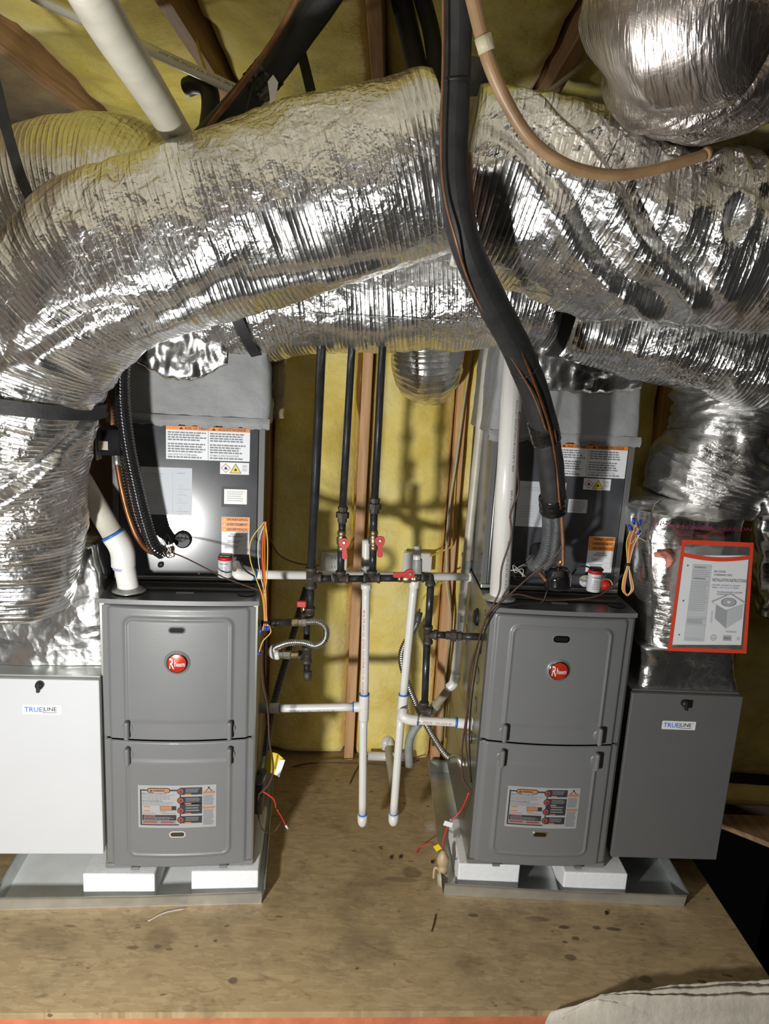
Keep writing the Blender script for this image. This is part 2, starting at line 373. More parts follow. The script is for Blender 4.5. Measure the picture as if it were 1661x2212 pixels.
def frames(C):
    T = []
    for i in range(len(C)):
        a = C[max(0, i - 1)]; b = C[min(len(C) - 1, i + 1)]; d = b - a
        T.append(d.normalized() if d.length > 1e-9 else Vector((0, 0, 1)))
    ref = Vector((0, -1, 0)) if abs(T[0].y) < .8 else Vector((1, 0, 0))
    n = (ref - T[0] * ref.dot(T[0])).normalized(); Ns = []
    for t in T:
        n = (n - t * n.dot(t)); n = n.normalized() if n.length > 1e-6 else t.orthogonal().normalized(); Ns.append(n.copy())
    return T, Ns
def tube(P, r, seg=12, n=8, smooth=True, disp=None, caps=True, step=None, flat=None):
    """r: number or one radius per control point. disp(angle, length, point)->radial offset. flat=(vec, factor) squashes."""
    P = [Vector(p) for p in P]
    C = spline(P, n) if smooth else P
    R = [r] * len(P) if isinstance(r, (int, float)) else list(r)
    if smooth:
        m = len(C) - 1; RR = []
        for i in range(m + 1):
            t = i / m * (len(P) - 1); k = min(int(t), len(P) - 2); f = t - k; RR.append(R[k] * (1 - f) + R[k + 1] * f)
    else: RR = R
    if step:                                  # resample at even spacing
        L = [0]
        for i in range(1, len(C)): L.append(L[-1] + (C[i] - C[i - 1]).length)
        q = max(2, int(L[-1] / step)); C2, R2, j = [], [], 0
        for i in range(q + 1):
            s = L[-1] * i / q
            while j < len(L) - 2 and L[j + 1] < s: j += 1
            f = (s - L[j]) / max(1e-9, L[j + 1] - L[j]); f = min(1, max(0, f))
            C2.append(C[j].lerp(C[j + 1], f)); R2.append(RR[j] * (1 - f) + RR[j + 1] * f)
        C, RR = C2, R2
    T, Ns = frames(C); V, F, U = [], [], []; s = 0
    for i, c in enumerate(C):
        if i: s += (c - C[i - 1]).length
        b = T[i].cross(Ns[i])
        for k in range(seg + 1):
            a = 2 * pi * k / seg
            d = Ns[i] * cos(a) + b * sin(a)
            rr = RR[i]
            if disp: rr += disp(2 * pi * (k % seg) / seg, s, c + d * rr)
            V.append(c + d * rr); U.append((a * RR[i], s))
    w = seg + 1
    for i in range(len(C) - 1):
        for k in range(seg): F.append((i * w + k, i * w + k + 1, (i + 1) * w + k + 1, (i + 1) * w + k))
    if caps:
        for e, c in ((0, C[0]), (len(C) - 1, C[-1])):
            V.append(c); U.append((0, 0)); q = len(V) - 1
            for k in range(seg): F.append((q, e * w + k + 1, e * w + k) if e == 0 else (q, e * w + k, e * w + k + 1))
    return V, F, U
def cyl(a, b, r, seg=16, r2=None):
    return tube([a, b], [r, r if r2 is None else r2], seg, 1, smooth=False)
def rings(a, b, prof, seg=20):      # lathe along a->b : prof = [(t in 0..1, radius)]
    a, b = Vector(a), Vector(b)
    C = [a.lerp(b, t) for t, _ in prof]; d = (b - a).normalized()
    ref = Vector((0, -1, 0)) if abs(d.y) < .8 else Vector((1, 0, 0)); n = (ref - d * ref.dot(d)).normalized(); m = d.cross(n)
    V, F = [], []
    for c, (_, r) in zip(C, prof):
        for k in range(seg): V.append(c + (n * cos(2 * pi * k / seg) + m * sin(2 * pi * k / seg)) * r)
    for i in range(len(prof) - 1):
        for k in range(seg): F.append((i * seg + k, i * seg + (k + 1) % seg, (i + 1) * seg + (k + 1) % seg, (i + 1) * seg + k))
    F.append(tuple(range(seg))[::-1]); F.append(tuple((len(prof) - 1) * seg + k for k in range(seg)))
    return V, F
def grid(fn, nu, nv, uvs=None):
    V = [fn(i / nu, j / nv) for j in range(nv + 1) for i in range(nu + 1)]
    F = [(j * (nu + 1) + i, j * (nu + 1) + i + 1, (j + 1) * (nu + 1) + i + 1, (j + 1) * (nu + 1) + i) for j in range(nv) for i in range(nu)]
    U = [(i / nu * (uvs[0] if uvs else 1), j / nv * (uvs[1] if uvs else 1)) for j in range(nv + 1) for i in range(nu + 1)]
    return V, F, U
def nz(p, s, o=0.0): return noise.noise(Vector(p) * s + Vector((o, o * 1.7, -o)))
def ridge(p, s, o=0.0): return 1 - abs(noise.noise(Vector(p) * s + Vector((o, o, o)))) * 2

# ------------------------------------------------------------------ flat printed sheets (labels, signs)
_tx = {}
def text2d(s):
    if s not in _tx:
        c = bpy.data.curves.new('t', 'FONT'); c.body = s; c.size = 1; c.resolution_u = 2; c.offset = 0.012
        o = bpy.data.objects.new('t', c); me = bpy.data.meshes.new_from_object(o)
        _tx[s] = ([(v.co.x, v.co.y) for v in me.vertices], [tuple(p.vertices) for p in me.polygons])
        bpy.data.objects.remove(o); bpy.data.meshes.remove(me)
    return _tx[s]
class Sheet:
    def __init__(s, mats): s.V, s.F, s.I, s.mats = [], [], [], list(mats)
    def mi(s, m):
        if m not in s.mats: s.mats.append(m)
        return s.mats.index(m)
    def poly(s, pts, mat, lay=1):
        b = len(s.V); s.V += [(x, z, lay) for x, z in pts]; s.F.append(tuple(range(b, b + len(pts)))); s.I.append(s.mi(mat))
    def rect(s, x0, z0, x1, z1, mat, lay=0, nx=1):
        for i in range(nx):
            a = x0 + (x1 - x0) * i / nx; b = x0 + (x1 - x0) * (i + 1) / nx
            s.poly([(a, z0), (b, z0), (b, z1), (a, z1)], mat, lay)
    def disc(s, x, z, r, mat, lay=2, n=24, sx=1.0):
        s.poly([(x + r * sx * cos(2 * pi * i / n), z + r * sin(2 * pi * i / n)) for i in range(n)], mat, lay)
    def ring(s, x, z, r0, r1, mat, lay=2, n=28):
        for i in range(n):
            a, b = 2 * pi * i / n, 2 * pi * (i + 1) / n
            s.poly([(x + r0 * cos(a), z + r0 * sin(a)), (x + r0 * cos(b), z + r0 * sin(b)), (x + r1 * cos(b), z + r1 * sin(b)), (x + r1 * cos(a), z + r1 * sin(a))], mat, lay)
    def text(s, t, x, z, h, mat='ink', lay=3, w=None, center=False):
        V, F = text2d(t)
        if not V: return
        x0 = min(v[0] for v in V); x1 = max(v[0] for v in V); sx = h / .72
        if w: sx = w / (x1 - x0)
        sz = h / .72; b = len(s.V); ox = x - x0 * sx - ((x1 - x0) * sx / 2 if center else 0)
        s.V += [(ox + v[0] * sx, z + v[1] * sz, lay) for v in V]
        s.F += [tuple(i + b for i in f) for f in F]; s.I += [s.mi(mat)] * len(F)
    def lines(s, x0, z0, x1, z1, n, mat='ink_grey', lay=2, fill=.5):
        rnd = random.Random(int((x0 + z0 + x1) * 1e5)); dz = (z1 - z0) / n
        for i in range(n):
            z = z1 - dz * (i + 1) + dz * .25; x = x0; end = x0 + (x1 - x0) * rnd.uniform(.8, 1)
            while x < end:
                w = rnd.uniform(.004, .012) * (x1 - x0) / .09; w = min(w, end - x); s.rect(x, z, x + w, z + dz * fill, mat, lay); x += w + .0016 * (x1 - x0) / .09
    def build(s, name, parent, f, smooth=False):
        """f(x, z, lay) -> local point of the parent"""
        return obj(name, ([f(*v) for v in s.V], s.F, None, s.I), s.mats, parent, False, smooth)

# ================================================================== SETTING
def poly_slab(pts, z0, z1):
    n = len(pts)
    V = [(x, y, z1) for x, y in pts] + [(x, y, z0) for x, y in pts]
    F = [tuple(range(n)), tuple(range(2 * n - 1, n - 1, -1))] + [(i, i + n, (i + 1) % n + n, (i + 1) % n) for i in range(n)]
    return V, F
fe = lambda x: 1.626 + 0.070 * x                        # front edge of the deck
e1, e2 = onz(1495, 1857), onz(1661, 2110)
sl = (e1.x - e2.x) / (e1.y - e2.y)
xr = lambda y: e2.x + sl * (y - e2.y)
xc = xr(1.69)
deck = struct('floor', poly_slab([(-2.2, fe(-2.2)), (xc, fe(xc)), (xr(2.95), 2.95), (-2.2, 2.95)], -0.019, 0.0), 'osb')
for v in deck.data.vertices: v.co.x += deck.location.x - OSB_O[0]; v.co.y += deck.location.y - OSB_O[1]
deck.location.x, deck.location.y = OSB_O
struct('trim_1', poly_slab([(-2.2, fe(-2.2) + .004), (xc - .01, fe(xc - .01) + .004), (xc - .01, fe(xc - .01) + .045), (-2.2, fe(-2.2) + .045)], -0.26, -0.019), 'beam_orange')
struct('floor', poly_slab([(-2.4, -1.5), (2.6, -1.5), (2.6, 4.2), (-2.4, 4.2)], -2.32, -2.30), 'dark_void')
struct('wall_back', box(-2.3, 2.35, 2.97, 2.99, -0.3, 2.0), 'sheathing')
struct('wall_far', box(-2.4, 2.6, 4.15, 4.18, -0.3, 2.8), 'sheathing')
struct('wall_left', box(-2.42, -2.4, -1.0, 4.2, -2.3, 2.8), 'sheathing')
struct('wall_right', box(2.6, 2.62, -1.0, 4.2, -2.3, 2.8), 'dark_void')
struct('ceiling', box(-2.4, 2.6, 0.0, 4.2, 2.755, 2.775), 'sheathing')

# studs and fibreglass in the back wall
STX = [-1.99, -1.60, -1.22, -0.85, -0.475, -0.094, 0.272, 0.66, 1.05, 1.44, 1.83, 2.20]
sl_ = {5: 'pale wooden wall stud behind the middle white standpipe', 6: 'pale wooden wall stud just left of the tall thin white pipe',
       10: 'dim wooden wall stud far right behind the manual pouch', 7: 'wooden wall stud hidden in shade behind the right furnace coil',
       8: 'dim wooden wall stud beyond the right coil cabinet', 9: 'dim wooden wall stud behind the right foil wrapped box'}
for i, x in enumerate(STX):
    if i < 4: continue
    o = obj('wall_stud', box(x - .019, x + .019, 2.846, 2.965, 0.001, 1.995, .002), 'stud_wood', None, True, False)
    tag(o, sl_.get(i, 'wooden wall stud in the shade beside the left furnace' if i == 4 else 'wooden wall stud at the far right edge of the wall'), 'stud', 'studs of the insulated back wall')
def batt(x0, x1, z0, z1, Y, seed, amp=.024):
    nu, nv = max(4, int((x1 - x0) / .018)), int((z1 - z0) / .018)
    def f(u, v):
        x, z = x0 + (x1 - x0) * u, z0 + (z1 - z0) * v
        e = min(u, 1 - u) * (x1 - x0); e2_ = min(v, 1 - v) * (z1 - z0)
        b = (1 - exp(-e / .03)) * .022 * (1 - exp(-e2_ / .05))
        p = (x, z * .8, seed)
        d = amp * (nz(p, 5) + .6 * nz(p, 13, 3)) + .005 * nz(p, 34, 8) + .006 * ridge(p, 4, 5)
        y = Y - b - d * min(1, e / .02)
        if u in (0, 1) or v in (0, 1): y = Y + .06
        return (x, y, z)
    return grid(f, nu, nv)
bl = ['yellow fibreglass batt in the shade left of the left furnace', 'yellow fibreglass batt between the left furnace and the first bare stud',
      'yellow fibreglass batt between the two bare studs in the middle', 'yellow fibreglass batt just right of the second bare stud',
      'dim fibreglass batt behind the right furnace', 'dim olive fibreglass batt right of the right coil cabinet', 'dim fibreglass batt behind the manual pouch', 'dark fibreglass batt at the far right edge']
for j, i in enumerate(range(3, 11)):
    o = obj('insulation_batt', batt(STX[i] + .019, STX[i + 1] - .019, .004, 1.99, 2.885, i * 3.7), 'wool_wall')
    tag(o, bl[j], 'insulation', 'batts of the back wall')
# rafters and roof batts
RX = [-2.02, -1.36, -0.69, -0.105, 0.50, 1.12, 1.75]
rl = ['roof rafter out at the far left corner', 'roof rafter at upper left beside the brown dusty wool', 'roof rafter crossing behind the sloping thick white pipe',
      'brown roof rafter straight above the middle of the front foil duct', 'dark roof rafter right of the two black hanging lines', 'dark roof rafter behind the hanging top right duct', 'dark roof rafter at the far right corner']
for x, l in zip(RX, rl):
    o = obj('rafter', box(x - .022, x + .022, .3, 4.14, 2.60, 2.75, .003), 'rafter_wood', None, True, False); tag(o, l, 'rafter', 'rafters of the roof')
cl_ = ['brown dusty roof insulation left of the leftmost rafter', 'yellow roof insulation behind the sloping thick white pipe', 'yellow roof insulation behind the upper left black pipe bundle',
       'dim yellow roof insulation between the middle rafter and the hanging lines', 'dark roof insulation right of the hanging lines', 'dark roof insulation above the top right duct']
for i in range(6):
    x0, x1 = RX[i] + .022, RX[i + 1] - .022
    def f(u, v, x0=x0, x1=x1, i=i):
        x, y = x0 + (x1 - x0) * u, .3 + 3.83 * v; e = min(u, 1 - u) * (x1 - x0)
        p = (x, y * .7, i * 5.1)
        z = 2.70 - .05 * (1 - exp(-e / .05)) - .03 * nz(p, 4) - .016 * nz(p, 10, 3) - .02 * max(0, ridge(p, 3.1, 4) - .6)
        if u in (0, 1) or v in (0, 1): z = 2.745
        return (x, y, z)
    g = grid(f, 26, 150); g = (g[0], [q[::-1] for q in g[1]], None, [1 if k // 26 < 60 else 0 for k in range(26 * 150)])
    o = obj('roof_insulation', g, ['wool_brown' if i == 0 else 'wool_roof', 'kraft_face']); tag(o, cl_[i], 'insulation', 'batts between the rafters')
# far walkway at right
o = obj('plywood_walkway', poly_slab([(onz(1548, 1775).x, onz(1548, 1775).y), (onz(1700, 1835).x, onz(1700, 1835).y), (2.3, 2.3), (2.3, 2.62), (onz(1540, 1757).x, onz(1540, 1757).y)], -.02, 0), 'rafter_wood', None, True, False)
tag(o, 'brown plywood strip on the joists at the far right beyond the deck', 'plywood')
a = onz(1540, 1751)
o = obj('insulation_roll', tube([(a.x - .1, a.y + .06, .045), (a.x + .3, a.y + .06, .04), (2.3, a.y + .06, .045)], .04, 14, 10, disp=lambda t, s, p: .008 * nz(p, 14)), 'wool_wall')
tag(o, 'low strip of yellow insulation on the plywood at far right', 'insulation')

# ================================================================== FURNACES
FW, FH, FD = .2222, .864, .62
BOW = .020
def bow(x): return -BOW * (1 - (x / FW) ** 2)
def sstep(a, b, x):
    t = max(0, min(1, (x - a) / (b - a))); return t * t * (3 - 2 * t)
def rrect(x, z, hx, z0, z1, r):      # signed distance to rounded rect, negative inside
    cx, cz = 0, (z0 + z1) / 2; qx = abs(x - cx) - hx + r; qz = abs(z - cz) - (z1 - z0) / 2 + r
    return min(max(qx, qz), 0) + sqrt(max(qx, 0) ** 2 + max(qz, 0) ** 2) - r
def door_y(x, z):
    y = bow(x)
    d = rrect(x, z, .199, -.2, .845, .012)
    y -= .006 * sstep(.002, -.005, d)
    d = rrect(x, z, .1485, .052, .812, .022)
    fade = 1 - sstep(.40, .372, z) * 0
    gap = sstep(.500, .490, z) + sstep(.372, .382, z); gap = max(1 - sstep(.488, .498, z) * 1 if z < .5 else 0, 0)
    live = 1.0 if (z > .500 or z < .362) else 0.0
    if .488 < z <= .500: live = (z - .488) / .012
    if .362 <= z < .374: live = (.374 - z) / .012
    y -= .0055 * exp(-(d / .0050) ** 2) * live            # raised bead
    y -= .0022 * sstep(.0, -.012, d) * live
    return y
def door(z0, z1):
    nu = 150; nv = int((z1 - z0) / .0031)
    def f(u, v):
        x = -FW + 2 * FW * u; z = z0 + (z1 - z0) * v; y = door_y(x, z)
        if u in (0, 1): y = .012
        if v in (0, 1): y += .006
        return (x, y, z)
    return grid(f, nu, nv)
def stadium(cx, cz, hw, r, n=10):
    P = []
    for i in range(n + 1): a = -pi / 2 + pi * i / n; P.append((cx + hw - r + r * cos(a), cz + r * sin(a)))
    for i in range(n + 1): a = pi / 2 + pi * i / n; P.append((cx - hw + r + r * cos(a), cz + r * sin(a)))
    return P
def plate(pts, y0, y1):              # extrude x,z outline between y0 (front) and y1
    n = len(pts); V = [(x, y0, z) for x, z in pts] + [(x, y1, z) for x, z in pts]
    return V, [tuple(range(n)), tuple(range(2 * n - 1, n - 1, -1))] + [(i, (i + 1) % n, (i + 1) % n + n, i + n) for i in range(n)]
def furnace(k, label):
    X, Y, a = UN[k]
    T = thing('gas_furnace', label, 'furnace', (X, Y, .1), a, 'the two grey gas furnaces')
    P = lambda name, g, m, par=T, sm=False: obj(name, g, m, par, False, sm)
    # cabinet: open steel shell with folded front edge
    P('cabinet', join(box(-FW, -FW + .002, .0, FD, .0, FH - .004), box(FW - .002, FW, .0, FD, 0, FH - .004), box(-FW, FW, FD - .002, FD, 0, FH - .004),
        box(-FW, FW, .0, FD, 0, .003), box(-FW, -FW + .012, -.001, .012, .0, FH - .01), box(FW - .012, FW, -.001, .012, .0, FH - .01),
        box(-FW - .001, FW + .001, -.004, .02, -.002, .014)), 'steel_side')
    P('lower_door', door(.008, .4285), 'grey_paint', sm=True)
    up_ = P('upper_door', door(.4335, .848), 'grey_paint', sm=True)
    P('lower_rail', join(box(-FW, FW, -.006, .006, -.004, .010, .002), box(-.145, -.120, -.024, .0, .001, .009, .002), box(.120, .145, -.024, .0, .001, .009, .002)), 'grey_paint')
    # top: bowed lip, flat lid with round hole
    def lip(u, v):
        x = -FW - .003 + (2 * FW + .006) * u; return (x, bow(x) * .55 - .004 if v < .5 else bow(x) * .55 - .004, .850 + .014 * v)
    lidpts = [(-FW - .003 + (2 * FW + .006) * i / 16, bow(-FW + 2 * FW * i / 16) * .55 - .0045) for i in range(17)] + [(FW + .003, FD), (-FW - .003, FD)]
    n = len(lidpts)
    P('top_panel', ([(x, y, FH) for x, y in lidpts] + [(x, y, FH - .014) for x, y in lidpts], [tuple(range(n)), tuple(range(2 * n - 1, n - 1, -1))] + [(i, i + n, (i + 1) % n + n, (i + 1) % n) for i in range(n)]), ['dark_steel'])
    for g in (box(-.205, .205, .075, .088, FH, FH + .007, .002), box(-.205, .205, .125, .131, FH, FH + .010, .001)): P('top_trim', g, 'dark_steel')
    P('lid_edge', grid(lambda u, v: (-FW - .0035 + (2 * FW + .007) * u, bow(-FW + 2 * FW * u) * .55 - .0056, .8505 + .0137 * v), 24, 1), 'grey_paint')
    h = P('vent_opening', xf(rings((0, 0, 0), (0, 0, .004), [(0, .026), (1, .026)], 28), Matrix.Translation((.185, .062, FH)) @ Matrix.Diagonal((1.1, 1.1, .6, 1))), 'black')
    P('rating_tag', box(-.02, .03, .05, .066, FH, FH + .0006), 'label_silver')
    # slots
    for nm, zz, par in (('handle_slot', .781, up_), ('inspection_slot', .125, T)):
        y = door_y(0, zz)
        s = P(nm, join(setmat(plate(stadium(-.004, zz, .0245, .0105), y - .0012, y + .004), 0), setmat(plate(stadium(-.004, zz, .0205, .0068), y - .0016, y), 1)), ['chrome', 'black_gloss'], par)
    # badge
    by = door_y(0, .68); bx, bz = -.003, .682
    bd = P('badge', rings((bx, by + .001, bz), (bx, by - .006, bz), [(0, .0375), (.25, .036), (.45, .0325), (.5, .0315), (.55, .0310)], 48), 'grey_paint', up_, True)
    P('badge_ring', rings((bx, by - .002, bz), (bx, by - .0072, bz), [(0, .0312), (.5, .0310), (.8, .0300), (1, .0285)], 48), 'chrome', bd, True)
    dm = [(0, .0290)] + [(i / 8, .0290 * cos(i / 8 * pi / 2 * .97)) for i in range(1, 9)]
    P('badge_disc', rings((bx, by - .0062, bz), (bx, by - .0100, bz), dm, 40), 'badge_red', bd, True)
    S = Sheet([]); S.text('R', bx - .0215, bz - .0150, .032, 'silver_print', 1, w=.0140); S.text('h', bx - .0068, bz - .0080, .0200, 'silver_print', 1, w=.0058); S.text('eem', bx + .0002, bz - .0080, .0150, 'silver_print', 1, w=.0220)
    S.build('badge_lettering', bd, lambda x, z, l: (x, by - .0106 + .0040 * min(1, ((x - bx) ** 2 + (z - bz) ** 2) / .029 ** 2), z))
    # latches
    for sx in (-.1475, .1475):
        for zz, par in ((.470, up_), (.385, T)):
            y = bow(sx) - .006
            g = join(xf(rings((0, 0, 0), (0, -.004, 0), [(0, .0165), (.6, .016), (1, .0135)], 28), Matrix.Translation((sx, y, zz))),
                     box(sx - .0070, sx + .0070, y - .024, y - .002, zz - .029, zz + .029, .0062, 4))
            P('latch', g, 'grey_paint', par)
    # screws on the flanges
    # big warning label
    S = Sheet([]); cx = -.004; x0, x1, z0, z1 = -.119, .110, .148, .290
    w, hh = x1 - x0, z1 - z0; q = lambda u, v: (x0 + w * u, z0 + hh * v)
    S.rect(x0, z0, x1, z1, 'ink_soft', 0, 14); S.rect(x0 + .001, z0 + .001, x1 - .001, z1 - .001, 'label_silver', 1, 14)
    def R(u0_, v0_, u1_, v1_, m, l=2, nx=4): a_, b_ = q(u0_, v0_); c_, d_ = q(u1_, v1_); S.rect(a_, b_, c_, d_, m, l, nx)
    R(.025, .06, .52, .90, 'ink', 2, 8); R(.045, .09, .52, .87, 'label_silver', 3, 8); R(.40, .88, .54, .905, 'ink', 3)
    S.poly([(x, z) for x, z in stadium(q(.265, .885)[0], q(0, .885)[1], .034, .0082)], 'ink', 4); S.poly(stadium(q(.265, .885)[0], q(0, .885)[1], .0315, .0058), 'dull_orange', 5)
    S.text('WARNING', *q(.19, .862), .0062, 'ink', 6, w=.034); S.poly([q(.15, .86), q(.185, .86), q(.1675, .91)], 'ink', 6)
    S.text('IMPORTANT SAFETY INFORMATION', *q(.05, .80), .0032, 'ink', 4, w=.070)
    S.lines(*q(.05, .66), *q(.48, .79), 4, 'ink_grey', 4)
    S.text('INSTALLATION INFORMATION', *q(.05, .625), .0034, 'ink', 4, w=.060)
    S.lines(*q(.05, .53), *q(.48, .62), 3, 'ink_grey', 4)
    for (u, v) in ((.07, .49), (.07, .39), (.28, .38)): R(u, v, u + .085, v + .025, 'dull_orange', 4, 1)
    R(.28, .42, .49, .52, 'ink', 4); R(.285, .43, .43, .515, 'dull_orange', 5, 2)
    S.lines(*q(.05, .33), *q(.25, .37), 1, 'ink_grey', 4); S.lines(*q(.3, .33), *q(.49, .37), 1, 'ink_grey', 4)
    R(.05, .18, .49, .31, 'ink', 4); R(.07, .275, .22, .31, 'dull_red', 5, 2); S.lines(*q(.07, .19), *q(.47, .27), 3, 'ink_grey', 5)
    R(.05, .10, .49, .175, 'ink_grey', 4); R(.06, .12, .24, .16, 'dull_red', 5, 2); R(.29, .12, .46, .16, 'dull_red', 5, 2)
    R(.535, .1, .55, .85, 'ink', 3, 1)
    for i, v in enumerate((.78, .565, .33, .11)):
        hgt = (.17, .17, .25, .17)[i]
        R(.54, v, .82, v + hgt, 'ink', 3, 5); S.text(('FIRE HAZARD', 'EXPLOSION', 'READ FIRST', 'HOT PARTS')[i] if False else ' ', *q(.6, v), .003) if False else None
        S.lines(*q(.61, v + .05), *q(.80, v + hgt - .02), 3, 'ink_grey', 4); R(.60, v - .004, .68, v + .028, 'dull_orange', 5, 1)
        c_ = q(.545, v + .085); S.disc(c_[0], c_[1], .0105, 'ink', 5); S.disc(c_[0], c_[1], .0082, 'dull_red', 6)
        S.poly([(c_[0] - .004, c_[1] - .004), (c_[0] + .004, c_[1] - .004), (c_[0] + .001, c_[1] + .005), (c_[0] - .001, c_[1] + .001)], 'ink', 7)
    c_ = q(.905, .93); S.disc(c_[0], c_[1] + .001, .0028, 'ink', 4); S.poly([(c_[0] - .011, c_[1] - .011), (c_[0] - .008, c_[1] - .011), (c_[0] + .001, c_[1] - .001), (c_[0] - .001, c_[1] - .0005)], 'ink', 4)
    S.poly([(c_[0] + .008, c_[1] - .011), (c_[0] + .011, c_[1] - .011), (c_[0] + .001, c_[1] - .0005), (c_[0] - .001, c_[1] - .001)], 'ink', 4)
    R(.83, .79, .985, .85, 'dull_orange', 4, 2); S.lines(*q(.835, .52), *q(.975, .76), 9, 'ink_grey', 4, .7)
    R(.83, .44, .985, .49, 'dull_orange', 4, 2); S.lines(*q(.835, .05), *q(.975, .42), 14, 'ink_grey', 4, .7)
    S.build('warning_label', T, lambda x, z, l: (x, bow(x) - .0096 - l * .00022, z))
    # knockouts on the left side wall, plugs on both
    sk = [(.06, .80, .018, .035), (.10, .70, .030, .030), (.10, .60, .030, .030), (.09, .5, .022, .03), (.05, .88 - .1, .01, .01), (.25, .72, .03, .03), (.40, .62, .04, .04)]
    for (y, z, ry, rz) in sk:
        P('knockout', xf(rings((0, 0, 0), (-.0025, 0, 0), [(0, 1), (1, .93)], 24), Matrix.Translation((-FW, y, z)) @ Matrix.Diagonal((1, ry, rz, 1))), 'dark_steel')
    return T
def copy_tree(o, parent=None):
    c = o.copy(); COL.objects.link(c)
    if parent is not None: c.parent = parent
    for ch in list(o.children): copy_tree(ch, c)
    return c
FL = furnace('L', 'grey gas furnace on foam blocks beside the white filter cabinet')
FR = copy_tree(FL); X, Y, a = UN['R']
FR.location = (X, Y, .1); FR.rotation_euler = (0, 0, a); FR['label'] = 'grey gas furnace on foam blocks beside the grey filter cabinet'

# ---- coil cabinets
CS, CW, CZ = .175, .2222, 1.455
def coil(k, label, plenL):
    X, Y, a = UN[k]; a += .02 if k == 'L' else 0
    base = fworld(k, 0, CS, .968)
    T = thing('coil_cabinet', label, 'evaporator coil', base, a, 'coil cabinets on the furnaces')
    P = lambda name, g, m, par=T, sm=False: obj(name, g, m, par, False, sm)
    h = CZ - .968
    P('casing', join(box(-CW, CW, .006, .42, 0, h, .003)), 'coil_paint')
    P('access_panel', box(-CW + .018, CW - .018, 0, .006, .012, h - .01, .003), 'coil_paint')
    for g in (box(CW - .017, CW + .001, .001, .007, 0, h, .001), box(-CW - .001, -CW + .017, .001, .007, 0, h, .001)): P('corner_flange', g, 'grey_paint_cabinet')
    P('bottom_flange', box(-CW, CW, -.006, .004, 0, .012, .002), 'galvanised')
    f = lambda x, z, l: (x, -.0004 - l * .00022, z)
    def px(a_, b_):
        x, z = onf(k, a_, b_, CS, .968); return x, z
    if k == 'L': A, Bq, Cq, D, E_, R1 = px(355, 1007), px(475, 1037), px(484, 1090), px(478, 1197), px(305, 1110), px(540, 937)
    else: A, Bq, Cq, D, E_, R1 = px(1190, 1030), px(1258, 1065), px(1225, 1107), px(1264, 1235), px(1112, 1136), px(1357, 967)
    # fire risk sheet (French and English)
    xr_ = R1[0]; x0 = xr_ - .245; zt = CZ - .968 - .012; z0 = zt - .100
    S = Sheet([]); S.rect(x0, z0, xr_, zt, 'white_paper', 0); S.rect(x0, zt - .012, xr_, zt, 'label_orange', 1); xm = (x0 + xr_) / 2
    S.rect(xm - .0006, z0, xm + .0006, zt, 'ink_grey', 2)
    S.text('RISK OF FIRE', x0 + .055, zt - .0098, .0075, 'ink', 2, w=.058); S.text("RISQUE D'INCENDIE", xm + .030, zt - .0098, .0075, 'ink', 2, w=.080)
    for xx in (x0 + .044, xm + .016): S.poly([(xx - .006, zt - .010), (xx + .006, zt - .010), (xx, zt - .002)], 'ink', 2)
    S.lines(x0 + .005, z0 + .055, xm - .006, zt - .016, 4, 'ink_grey', 2, .55); S.lines(x0 + .005, z0 + .020, xm - .006, z0 + .050, 4, 'ink_grey', 2, .55)
    S.text('LEAK DETECTION SYSTEM installed.', x0 + .005, z0 + .012, .0055, 'ink_grey', 2, w=.085); S.lines(x0 + .005, z0 + .003, xm - .01, z0 + .010, 1, 'ink_grey', 2, .6)
    S.lines(xm + .005, z0 + .055, xr_ - .008, zt - .016, 4, 'ink_grey', 2, .55); S.lines(xm + .005, z0 + .020, xr_ - .012, z0 + .050, 4, 'ink_grey', 2, .55)
    S.text('SYSTEME DE DETECTION DE FUITES', xm + .005, z0 + .012, .0055, 'ink_grey', 2, w=.085); S.lines(xm + .005, z0 + .003, xr_ - .01, z0 + .010, 1, 'ink_grey', 2, .6)
    S.build('fire_risk_label', T, f)
    # flame pictograms
    x0 = Bq[0]; z1 = z0 - .004; z0b = z1 - .036; x1 = x0 + .086
    S = Sheet([]); S.rect(x0, z0b, x1, z1, 'white_paper', 0); zc = (z0b + z1) / 2
    cx = x0 + .017; d = .0145
    S.poly([(cx - d, zc), (cx, zc - d), (cx + d, zc), (cx, zc + d)], 'label_red', 1); d = .012
    S.poly([(cx - d, zc), (cx, zc - d), (cx + d, zc), (cx, zc + d)], 'white_paper', 2)
    fl = [(-.5, -.55), (.5, -.55), (.62, -.1), (.42, .35), (.3, .05), (.1, .95), (-.2, .3), (-.3, .55), (-.55, .0)]
    S.poly([(cx + u * .0075, zc + v * .0075) for u, v in fl], 'ink', 3)
    cx = x0 + .046; S.poly([(cx - .0175, zc - .0145), (cx + .0175, zc - .0145), (cx, zc + .0155)], 'ink', 1); S.poly([(cx - .0150, zc - .0130), (cx + .0150, zc - .0130), (cx, zc + .0125)], 'label_yellow', 2)
    S.poly([(cx + u * .0068, zc - .004 + v * .0068) for u, v in fl], 'ink', 3)
    for zz in (zc + .007, zc - .004): S.rect(x0 + .066, zz - .004, x0 + .080, zz + .004, 'ink_soft', 1); S.rect(x0 + .067, zz - .003, x0 + .079, zz + .003, 'white_paper', 2); S.lines(x0 + .068, zz - .002, x0 + .078, zz + .002, 1, 'ink_grey', 3)
    S.build('flammable_label', T, f)
    # rating plate
    x0, z0c = Cq; S = Sheet([])
